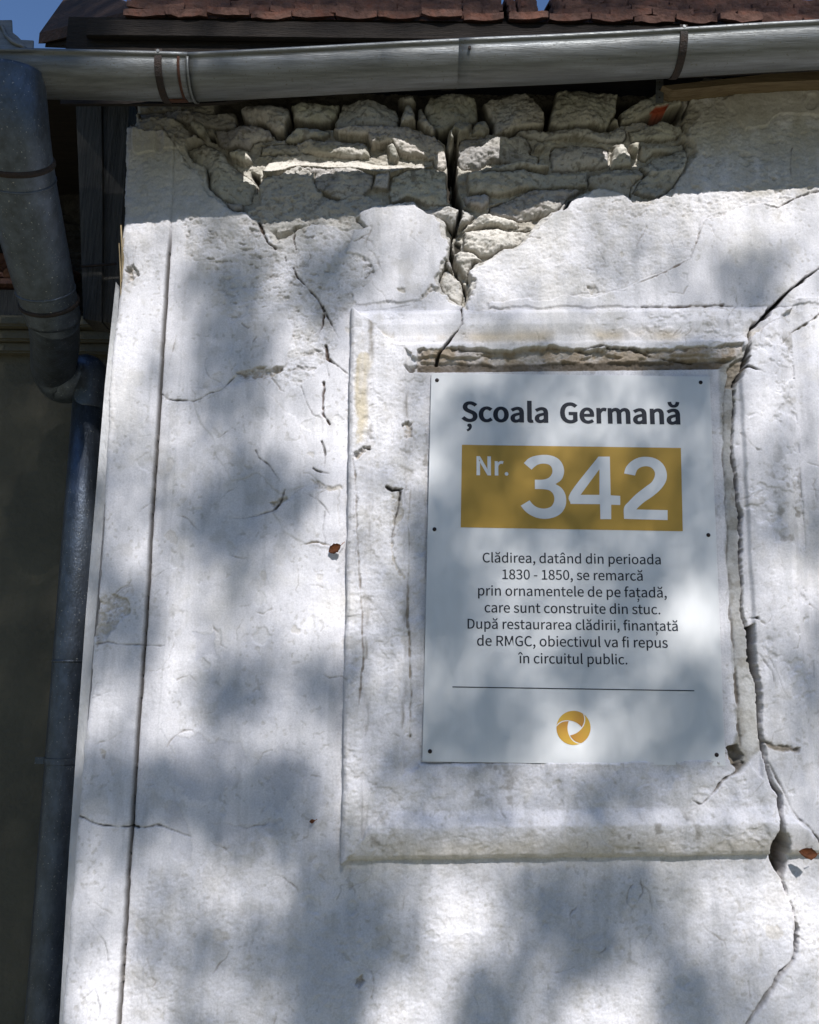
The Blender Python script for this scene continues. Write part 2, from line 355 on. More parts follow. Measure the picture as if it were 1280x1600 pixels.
H[w] -= f0 * (0.009 + 0.003 * grain[w]); tint(w, 0.75 * f0, (0.50, 0.475, 0.43)); tint(w, 0.5 * f0 * sm(.1, .6, -grain[w]), (.3, .27, .23))
f = sm(-0.0015, 0.006, d)
bed = -0.034 + 0.012 * fbm(0.06, 4, 81, 1.6, 0.8, 0.6)[w] + 0.004 * grain[w]
bed = bed + 0.0012 * rag[w]; H[w] = H[w] * (1 - f) + bed * f
ALB[w] = ALB[w] * (1 - f[..., None]) + np.array((0.42, 0.395, 0.345)) * f[..., None]
EXP = np.zeros((NZ, NX)); EXP[w] = f
tint(w, 0.5 * f * sm(0.1, .6, fbm(0.05, 3, 82)[w]), (0.23, 0.20, 0.155)); tint(w, 0.6 * f * sm(0.0, .5, fbm(0.04, 3, 83)[w]), (0.50, 0.475, 0.43))
for poly in (v1(330,100, 1110,80, 1060,185, 1000,178, 960,192, 860,192, 800,200, 760,190, 715,190, 690,205, 640,186, 560,192, 450,190, 400,205, 372,190, 330,196),):     # top course: bed set deeper and coloured darker
    w, d = sdf(poly, 0.8); f = sm(-.004, .010, d) * EXP[w]; H[w] -= 0.045 * f; tint(w, 0.85 * f, (0.10, 0.088, 0.068))
w, d = sdf(vd(600,180, 640,70, 1300,60, 1300,640, 1060,700, 620,705, 560,560, 605,460), 1.5); f = sm(-.01, .02, d)
tint(w, 0.75 * f * sm(-.35, .25, rfbm(0.13, 5, 181, 22)[w]), (0.47, 0.44, 0.385)); H[w] += f * (0.0035 * rfbm(0.07, 5, 182, 41, .65)[w] - 0.006 * sm(.12, .2, rfbm(0.16, 4, 183, 9)[w]))
w, d = sdf(v1(200,190, 300,240, 330,300, 410,345, 192,350), 1.5); f = sm(-.01, .02, d)
tint(w, 0.6 * f * sm(-.35, .25, rfbm(0.13, 5, 184, 22)[w]), (0.49, 0.48, 0.455)); H[w] += f * 0.003 * rfbm(0.07, 5, 185, 41, .65)[w]
# rough mortar still clinging below the stones
for poly, hh, c in ((vb(-245,600, -200,560, 0,500, 130,560, 140,660, 330,735, 540,690, 670,745, 560,780, 480,820, 440,870, 500,940, 300,960, 0,950, -140,1000, -260,930, -330,830, -240,760), -0.010, (0.46, 0.44, 0.41)),
                    (va(200,90, 430,200, 470,300, 560,330, 430,380, 290,270, 60,250, 60,100), -0.008, (0.42, 0.40, 0.37)),
                    (vd(560,560, 640,480, 600,350, 640,250, 600,180, 560,200, 560,560), -0.012, (0.36, 0.33, 0.28))):
    w, d = sdf(poly, 1.6); f = sm(-0.004, 0.006, d)
    hh2 = hh + 0.010 * fbm(0.05, 4, 84, gain=0.7)[w] + 0.0035 * grain[w] - 0.006 * np.clip(tear[w], 0, 1)
    H[w] = np.where(f > 0, H[w] * (1 - f) + hh2 * f, H[w]); tint(w, 0.85 * f, c)
    tint(w, 0.5 * f * sm(0.2, .6, -grain[w]), (0.2, 0.18, 0.15))
stones = [va(80,95, 240,90, 560,95, 760,90, 775,170, 740,205, 600,210, 450,190, 250,165, 90,180), va(800,100, 860,80, 1155,70, 1160,150, 1110,230, 1035,245, 960,190, 880,205, 830,165),
 va(620,225, 1005,225, 1025,290, 900,330, 880,370, 720,375, 640,330), va(475,195, 560,200, 580,240, 570,300, 520,300, 470,240),
 va(430,370, 560,320, 700,400, 730,450, 860,540, 930,600, 880,740, 760,755, 680,740, 590,650, 570,520, 470,490), va(720,380, 870,385, 890,450, 840,475, 740,430), va(690,770, 830,760, 825,815, 770,825),
 vb(-25,75, 310,45, 300,140, 240,185, 60,190, -10,160), vb(325,45, 560,35, 700,85, 730,150, 725,215, 560,230, 300,230, 275,195, 305,140), vb(745,150, 770,95, 800,90, 830,150, 835,200, 780,215, 735,210),
 vb(710,25, 830,15, 835,70, 800,85, 740,50), vb(890,80, 940,10, 1260,0, 1275,150, 1200,195, 1100,205, 1000,240, 930,180), vb(845,90, 880,75, 920,170, 975,240, 960,265, 870,215, 840,180),
 vb(-80,260, 40,210, 240,240, 240,270, 170,300, 0,305, -80,300), vb(-250,400, -240,330, -60,305, 200,315, 495,315, 512,420, 400,436, 130,408, 0,392, -130,400),
 vb(260,270, 460,240, 720,220, 970,260, 1010,310, 1080,360, 1070,450, 1010,520, 960,490, 950,440, 720,410, 640,350, 520,370, 500,310, 300,305), vb(630,370, 680,350, 720,430, 700,470, 640,440),
 vb(-230,540, -200,450, -130,400, 140,404, 520,448, 640,476, 960,488, 905,525, 780,510, 660,570, 400,510, 170,510, 0,495, -200,560),
 vb(0,500, 170,508, 380,505, 530,550, 535,650, 460,720, 330,735, 140,660, 130,560), vb(543,560, 650,545, 655,655, 543,650), vb(665,575, 780,520, 1030,530, 1105,600, 1100,760, 1050,780, 930,770, 850,720, 780,710, 670,740),
 vb(830,795, 1060,790, 1200,800, 1265,840, 1200,890, 1100,950, 1040,900, 900,840),
 vc(250,160, 300,125, 540,110, 600,150, 665,230, 680,320, 640,355, 500,365, 440,390, 330,390, 310,300, 280,240), vc(720,290, 765,90, 900,90, 1190,110, 1185,230, 1120,345, 960,360, 780,365, 715,325),
 vc(1135,320, 1160,265, 1195,310, 1205,355), vc(480,388, 560,370, 1000,378, 1240,362, 1250,430, 1210,460, 980,445, 680,440, 520,430),
 vc(80,440, 130,420, 400,420, 540,430, 580,480, 575,520, 640,540, 640,610, 500,600, 340,590, 200,640, 100,630, 60,580), vc(595,462, 660,448, 665,500, 640,530, 592,518),
 vc(710,510, 740,480, 1080,470, 1125,490, 1120,620, 950,640, 720,650), vc(1140,480, 1210,463, 1280,560, 1280,630, 1140,630), vc(140,700, 400,684, 970,664, 980,770, 700,780, 400,820, 140,830),
 vc(100,840, 300,832, 290,900, 240,940, 130,900), vc(300,890, 560,800, 860,785, 980,778, 850,850, 780,960, 500,1000, 290,960), vc(0,400, 40,340, 180,330, 150,410, 80,430, 20,480), vc(190,320, 270,290, 300,380, 260,410, 165,408),
 vc(160,655, 380,622, 640,622, 700,640, 700,658, 420,676, 150,692), vd(240,220, 300,180, 400,150, 430,120, 540,130, 560,200, 480,235, 390,250, 250,280), vd(545,170, 640,120, 600,190, 575,230),
 vd(290,325, 450,282, 580,292, 588,358, 450,382, 300,378), vd(280,402, 350,392, 340,458, 300,440), vd(355,462, 360,402, 590,390, 605,430, 520,440, 430,450, 380,480), vd(350,512, 430,462, 590,425, 600,490, 520,640, 430,690, 310,650, 370,560),
 vd(70,565, 200,525, 350,514, 372,560, 310,615, 290,690, 140,640, 70,610),
 ve(585,400, 620,385, 640,440, 600,440), ve(560,440, 600,420, 690,490, 700,560, 690,660, 620,620, 560,570, 540,510), ve(640,340, 700,320, 780,350, 830,390, 760,400, 735,450, 720,520, 690,450, 650,390),
 ve(700,200, 900,185, 1100,190, 1060,260, 1000,290, 870,350, 800,350, 700,300), ve(720,150, 850,112, 1030,140, 1020,180, 720,185, 660,230)]
stone_n = 0
spot = fbm(0.02, 3, 91, gain=0.7); veins = .45 * rnoise(0.052, 92, 8, 1.9, 0.7) + .3 * rnoise(0.022, 96, 12, 1.8, .7) + .25 * rnoise(.010, 97, 40); chip = 0.5 * rnoise(0.031, 93, 14) + 0.3 * rnoise(0.013, 94, 52) + .2 * rnoise(.006, 95, 33)
for i, poly in enumerate(stones):
    w, d0 = sdf(poly, 0.75, 0.03); d = d0
    x = GX[w]; z = GZ[w]; ins = d > 0
    if not ins.any(): continue
    cx, cz = x[ins].mean(), z[ins].mean()
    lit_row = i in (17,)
    top = -0.004 + 0.012 * rnd.uniform(-1, 0.6)
    pl = np.full(x.shape, 1e9)
    for k in range(5):
        a = rnd.uniform(0, 2 * math.pi); sl = rnd.uniform(0.04, 0.55)
        pl = np.minimum(pl, rnd.uniform(-0.002, 0.008) - sl * ((x - cx) * math.cos(a) + (z - cz) * math.sin(a)))
    pl = np.clip(pl, -0.02, 0.012)
    rad = 0.003 if i not in (4,) else 0.010
    edge = -0.020 * np.exp(-np.clip(d, 0, 1) / rad)
    if i in (18, 19, 20): edge = edge * 0.3; top = -0.012; pl = pl * .5
    hs = top + pl + edge + 0.0060 * np.abs(veins[w]) * 1.4 - 0.0045 * np.abs(chip[w]) + 0.0024 * grain[w] + 0.0011 * rag[w]
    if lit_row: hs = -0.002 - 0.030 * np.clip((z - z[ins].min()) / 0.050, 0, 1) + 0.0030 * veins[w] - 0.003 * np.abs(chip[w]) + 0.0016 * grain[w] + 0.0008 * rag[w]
    take = ins & (hs > H[w] - 0.03)
    Hn = H[w].copy(); Hn[take] = hs[take]; H[w] = Hn
    L = LAB[w].copy(); L[take] = 10 + stone_n; LAB[w] = L; stone_n += 1
    c = np.array((0.465, 0.445, 0.41)) * rnd.uniform(0.78, 1.15) * np.array((1, rnd.uniform(0.97, 1.02), rnd.uniform(0.9, 1.06)))
    if lit_row: c = np.array((0.54, 0.51, 0.46))  # sunlit slab is given a paler colour as well
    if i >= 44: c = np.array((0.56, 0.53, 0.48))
    f = take.astype(float); A = ALB[w]
    A[take] = c
    ALB[w] = A
    tint(w, f * 0.6 * sm(0.0, 0.5, veins[w]), c * 0.68); tint(w, f * 0.7 * sm(0.0, 0.4, fbm(0.07, 4, 98, gain=.65)[w]), np.array((0.54, 0.515, 0.475)))
    tint(w, f * 0.6 * sm(0.15, 0.45, spot[w]) * sm(-0.02, 0.04, z - cz), (0.11, 0.10, 0.09)); tint(w, f * 0.55 * sm(0.2, 0.6, -grain[w]), (0.15, 0.13, 0.10))
    tint(w, f * 0.75 * (1 - sm(0.0, 0.005, d)), (0.16, 0.14, 0.105))
# black gaps between the stones
for poly, dep in ((va(775,110, 800,100, 830,170, 880,210, 760,215, 750,200), .09), (va(1035,250, 1110,235, 1165,150, 1200,190, 1130,270, 1080,290, 1030,280), .09), (va(580,240, 620,240, 640,320, 590,300), .07),
                  (va(880,500, 930,520, 950,580, 960,620, 900,700, 930,620, 880,540), .06), (vb(975,240, 1085,205, 1060,280, 1055,330, 1000,290), .09),
                  (vc(-20,440, 20,490, 60,440, 60,700, 110,900, 200,940, 50,910, -10,880, -10,600), .10), (vc(215,130, 250,150, 280,240, 310,300, 320,390, 290,380, 270,290, 230,280, 205,250), .08),
                  (vc(600,130, 760,95, 720,280, 690,330, 680,240), .12), (vc(330,395, 440,392, 480,380, 480,420, 420,420, 340,415), .05),
                  (vc(1195,120, 1260,100, 1400,105, 1400,140, 1230,210, 1195,260, 1160,250, 1190,220), .09), (vd(240,115, 420,95, 420,130, 300,175, 240,215), .10), (vd(470,90, 640,90, 640,115, 545,165, 540,125), .09),
                  (vd(560,230, 600,190, 580,260, 560,280), .03), (vc(850,850, 1000,780, 1080,800, 900,850, 840,940, 790,971), .03), (ve(590,170, 680,200, 660,230, 640,260, 640,330, 700,330, 690,260, 620,210), .05)):
    w, d = sdf(poly, 0.7); f = sm(-.001, .006, d); H[w] = H[w] * (1 - f) + f * np.minimum(H[w], -dep); tint(w, f, (0.045, 0.04, 0.032))
# a scrap of red brick
w, d = sdf(vd(388,247, 420,220, 490,208, 470,240, 430,250), 0.4); f = sm(-.001, .001, d); H[w] = H[w] * (1 - f) + f * (-0.008 + 0.0015 * grain[w]); tint(w, f, (0.33, 0.07, 0.035))
L = LAB[w].copy(); L[d > 0] = 9; LAB[w] = L

# cracks ------------------------------------------------------------------------
CWX = 0.004 * rnoise(0.055, 135, 33) + 0.0042 * rnoise(0.026, 136, 71) + 0.0014 * rnoise(0.013, 131, 22) + 0.0007 * rnoise(0.007, 132, 65); CWZ = 0.004 * rnoise(0.055, 137, 12) + 0.0042 * rnoise(0.026, 138, 44) + 0.0014 * rnoise(0.013, 133, 50) + 0.0007 * rnoise(0.007, 134, 15)
CWN = 1 + 0.6 * rnoise(0.023, 101, 33) + 0.45 * rnoise(0.008, 102, 12)
def crack(pts, wid, depth=0.03, c=(0.05, 0.042, 0.035), warp=0.55, halo=0.0):
    P = [(uv(p)[0], uv(p)[1] - CAM_Z) for p in pts]
    wd_ = [(x * 0.78 if x > 3.5 else x * 0.70) * 0.00155 * 0.5 for x in (wid if hasattr(wid, '__len__') else [wid] * len(pts))]
    w = window(P, 0.05)
    d, ww = seg_dist(P, GX[w] + warp * CWX[w], GZ[w] + warp * CWZ[w], False, wd_)
    ww = np.maximum(ww * CWN[w], 0.0004)
    f = 1 - sm(ww * 0.7, ww * 1.1 + 0.0009, d); f *= np.clip(ww / 0.0026, 0.22, 1)
    H[w] -= depth * f; tint(w, 0.95 * f, c)
    if halo: g = np.exp(-(d / halo) ** 2); H[w] -= 0.0016 * g * (0.6 + 0.4 * chip[w]); tint(w, 0.35 * g * sm(-0.3, 0.4, grain[w]), (0.40, 0.37, 0.33))
main = [(1300,412),(1280,421),(1262,432),(1248,445),(1225,462),(1212,478),(1200,484),(1188,500),(1170,518),(1167,545),(1162,570),(1152,590),(1146,605),(1142,640),(1141,700),(1146,740),(1151,775),(1153,830),(1156,870),(1157,930),(1159,965),(1166,990),(1170,1030),(1180,1070),(1183,1120),(1186,1160),(1190,1185),(1198,1215),(1212,1240),(1213,1265),(1212,1290),(1216,1320),(1222,1350),(1223,1375),(1230,1400)]
crack(main, [4,4,5,5,6,9,8,6,5,4,5,8,7,4,4,4,5,6,7,4,4,11,13,6,4,4,4,4,6,6,5,8,7,4,2], 0.06, halo=0.005)
crack([(1236,1408),(1243,1425),(1246,1450),(1245,1490),(1240,1505),(1222,1522),(1208,1545),(1195,1565),(1175,1590),(1150,1625)], [2,5,5,4,5,7,5,5,4,4], 0.05, halo=0.005)
crack([(712,205),(711,250),(712,295),(722,320),(716,345),(707,362),(707,392),(717,425),(728,440),(731,462)], [13,14,10,8,12,9,8,9,7,4], 0.06, halo=0.006)
crack([(731,462),(723,480),(721,510),(700,540),(688,556),(682,572)], [3,2,3,4,7,6], 0.02)
crack([(1131,600),(1127,640),(1128,700),(1134,850),(1138,940),(1147,1060),(1152,1140),(1154,1165)], [3,2,2,2,2,4,4,3], 0.006, (0.15, 0.13, 0.11))
crack([(404,343),(408,352),(418,378),(432,388)], [3,5,4,3], .012, (.085,.055,.04)); crack([(462,350),(458,372),(461,388)], 3, .010, (.085,.055,.04)); crack([(447,400),(452,425)], 2, .006)
crack([(459,418),(462,430),(478,447),(498,470),(507,490),(504,510),(497,522)], [5,4,3,3,4,3,1.5], .010, (.085,.055,.04)); crack([(505,480),(520,510),(528,530)], [4,3,1], .008)
crack([(508,540),(512,560),(520,568),(545,585)], [4,5,3,2], .010, (.085,.055,.04)); crack([(512,570),(514,590)], 2, .006)
crack([(505,598),(507,625),(506,650),(515,662)], [5,4,5,3], .008, (.085,.055,.04)); crack([(503,690),(508,710),(507,730)], [5,3,1], .006)
crack([(470,605),(480,630),(490,648),(500,652)], 2, .004); crack([(250,612),(258,618),(270,625),(300,628),(318,622),(345,610),(365,592)], [2,3,3,2,2,2,3], .006)
crack([(105,1272),(130,1276),(160,1288),(190,1291),(215,1294),(245,1290),(270,1296),(300,1308)], [2,3,2,2,4,3,2,1], .006); crack([(150,1008),(170,1005),(215,1007),(255,1009)], 2, .004)
crack([(365,810),(400,806),(425,798),(440,785),(448,765)], [1,1.5,3,4,2], .006); crack([(482,772),(495,780),(508,792),(515,805)], [2,3,2,2], .004); crack([(508,800),(506,835),(509,852)], 2, .004)
crack([(490,731),(505,738),(515,739)], [3,4,1], .005); crack([(400,705),(405,715),(420,725),(440,755)], [3,3,2,1], .004); crack([(470,852),(495,848),(520,855)], [3,4,2], .006, (.3,.24,.16))
crack([(552,720),(560,790),(560,850),(566,960),(568,1040),(563,1100)], [3,2,2,3,4,2], .005, (.2,.17,.14)); crack([(604,762),(612,768),(628,766)], [5,6,2], .010); crack([(624,770),(622,800),(612,850)], [4,3,2], .005)
crack([(640,760),(638,900),(637,960),(642,1060),(640,1150)], [2,2,4,3,3], .005, (.25,.22,.18)); crack([(1158,1192),(1145,1206),(1130,1216),(1100,1250),(1090,1256),(1076,1248)], [6,4,4,3,4,1], .008, (.15,.13,.11))
crack([(1168,965),(1178,965),(1188,975)], [3,4,2], .01); crack([(1180,1020),(1200,1050),(1205,1070)], 2, .005); crack([(1185,1010),(1212,1060),(1225,1090)], [2,1,1], .004)
crack([(1195,1190),(1212,1220),(1225,1255),(1240,1275),(1262,1295),(1285,1320)], [1.5,2.5,1.5,2,3.5,3], .008, (.16,.14,.12)); crack([(1225,1255),(1222,1230),(1235,1180)], [1.2,1.2,.8], .004)
crack([(1290,482),(1272,500),(1252,512),(1235,522),(1215,545)], [3,4,4,3,1], .008, (.2,.17,.13)); crack([(1232,462),(1250,470),(1246,482)], 1.5, .004)
crack([(1160,575),(1172,580),(1183,585)], [4,3,1], .006); crack([(990,445),(1010,437),(1050,420),(1078,405),(1085,386),(1095,362),(1100,345),(1140,331)], [1,3,4,3,3,2,2,1], .005, (.2,.17,.14))
crack([(870,463),(920,456),(975,452)], 1.5, .003); crack([(640,368),(650,378),(668,395)], 1.5, .004); crack([(790,350),(795,365),(802,380)], 1.5, .004); crack([(935,390),(940,400),(946,412)], 2, .004)
crack([(1195,318),(1215,325),(1240,310),(1262,302),(1290,297)], [2,3,3,4,3], .010, (.12,.1,.08)); crack([(1240,230),(1235,255),(1238,275)], 2, .006); crack([(250,190),(280,235),(300,262)], [1,2,2], .006)
crack([(640,478),(560,488)], 1.5, .003); crack([(1000,480),(1060,480),(1130,478)], [2,3,3], .006, (.2,.16,.12)); crack([(905,552),(940,546),(980,551),(1010,560),(1080,570)], [2,4,4,4,3], .010, (.12,.1,.08))
crack([(145,1090),(160,1085),(175,1080)], 1, .002); crack([(130,1560),(150,1545),(160,1570),(155,1590)], 1.5, .003); crack([(140,1440),(165,1470),(170,1500)], 1.5, .003)
# hairlines everywhere: short wandering cracks in the skin of the limewash
rc = np.random.RandomState(44)
for k in range(150):
    x, y = rc.uniform(130, 1275), rc.uniform(350, 1590)
    if 650 < x < 1125 and 570 < y < 1200: continue
    a = rc.uniform(0, 2 * math.pi) if rc.uniform() < .5 else (math.pi / 2 + rc.normal(0, .35)); pts = [(x, y)]
    for s_ in range(rc.randint(2, 7)):
        a += rc.normal(0, .55); l_ = rc.uniform(5, 16); x += l_ * math.cos(a); y += l_ * math.sin(a); pts.append((x, y))
    crack(pts, list(np.r_[rc.uniform(.8, 2.2, len(pts) - 1), .6]), rc.uniform(.002, .006), (.24, .21, .18), 0.8)
# loose flakes: small curled scales of paint and the bare spots they left
for k in range(110):
    x, y = rc.uniform(200, 1270), rc.uniform(360, 1590)
    if 640 < x < 1135 and 560 < y < 1205: continue
    r0 = rc.uniform(3, 15); n_ = 7; asp = rc.uniform(.5, 1.3)
    w, d = sdf([(x + r0 * asp * math.cos(t) * rc.uniform(.6, 1.2), y + r0 * math.sin(t) * rc.uniform(.6, 1.2)) for t in np.linspace(0, 2 * math.pi, n_)[:-1]], 1.2, 0.03)
    f = sm(-.0008, .0008, d); H[w] -= f * rc.uniform(.0008, .0022); tint(w, rc.uniform(.1, .5) * f, (0.55, 0.54, 0.53) if rc.uniform() < .7 else (.50, .46, .40))
# the hole at the foot of the main crack
w, d = sdf(v1(1200,1310, 1208,1300, 1222,1298, 1230,1312, 1233,1345, 1226,1375, 1216,1358, 1206,1340, 1198,1325), 0.8); f = sm(-.002, .008, d)
H[w] = H[w] * (1 - f) + f * (-0.045 + 0.022 * fbm(0.03, 3, 111)[w] - 0.012 * np.abs(chip[w]) + 0.003 * grain[w] + 0.001 * rag[w]); tint(w, 0.95 * f, (0.13, 0.105, 0.08))
tint(w, 0.5 * f * sm(0.1, .4, fbm(0.02, 3, 112)[w]), (0.30, 0.27, 0.22))
w, d = sdf(v1(1163,978, 1176,972, 1179,1030, 1177,1060, 1169,1030), 0.7); f = sm(-.001, .004, d); H[w] = H[w] * (1 - f) + f * (-0.04 + 0.006 * grain[w]); tint(w, 0.95 * f, (0.05, 0.04, 0.033))

# left edge of the wall: crumbled arris, then the return face
lp = [uv(p) for p in [(206, 60), (206, 165), (198, 200), (194, 330), (190, 385), (191, 440), (186, 470), (172, 600), (160, 850), (150, 960), (140, 1080), (125, 1250), (108, 1480), (97, 1602), (60, 2100)]]
lz = np.array([p[1] - CAM_Z for p in lp])[::-1]; lx = np.array([p[0] for p in lp])[::-1]
left_x = np.interp(ZS, lz, lx)[:, None] + 0.004 * fbm(0.12, 4, 121)[:, :1] + 0.004 * np.clip(fbm(0.05, 3, 122)[:, 3:4], 0, 1)
LD = GX - left_x
H -= np.where(LD < 0.012, 0.006 * (np.clip(0.012 - LD, 0, 0.012) / 0.012) ** 2 * (1 + 0.6 * chip), 0)
H[(LD < 0)] = -0.30
keep = LD > -0.0052
# bottom of wall meets the ground: slight splash of dirt
tint(FULL, 0.5 * sm(-1.35, -1.6, GZ), (0.30, 0.26, 0.2))

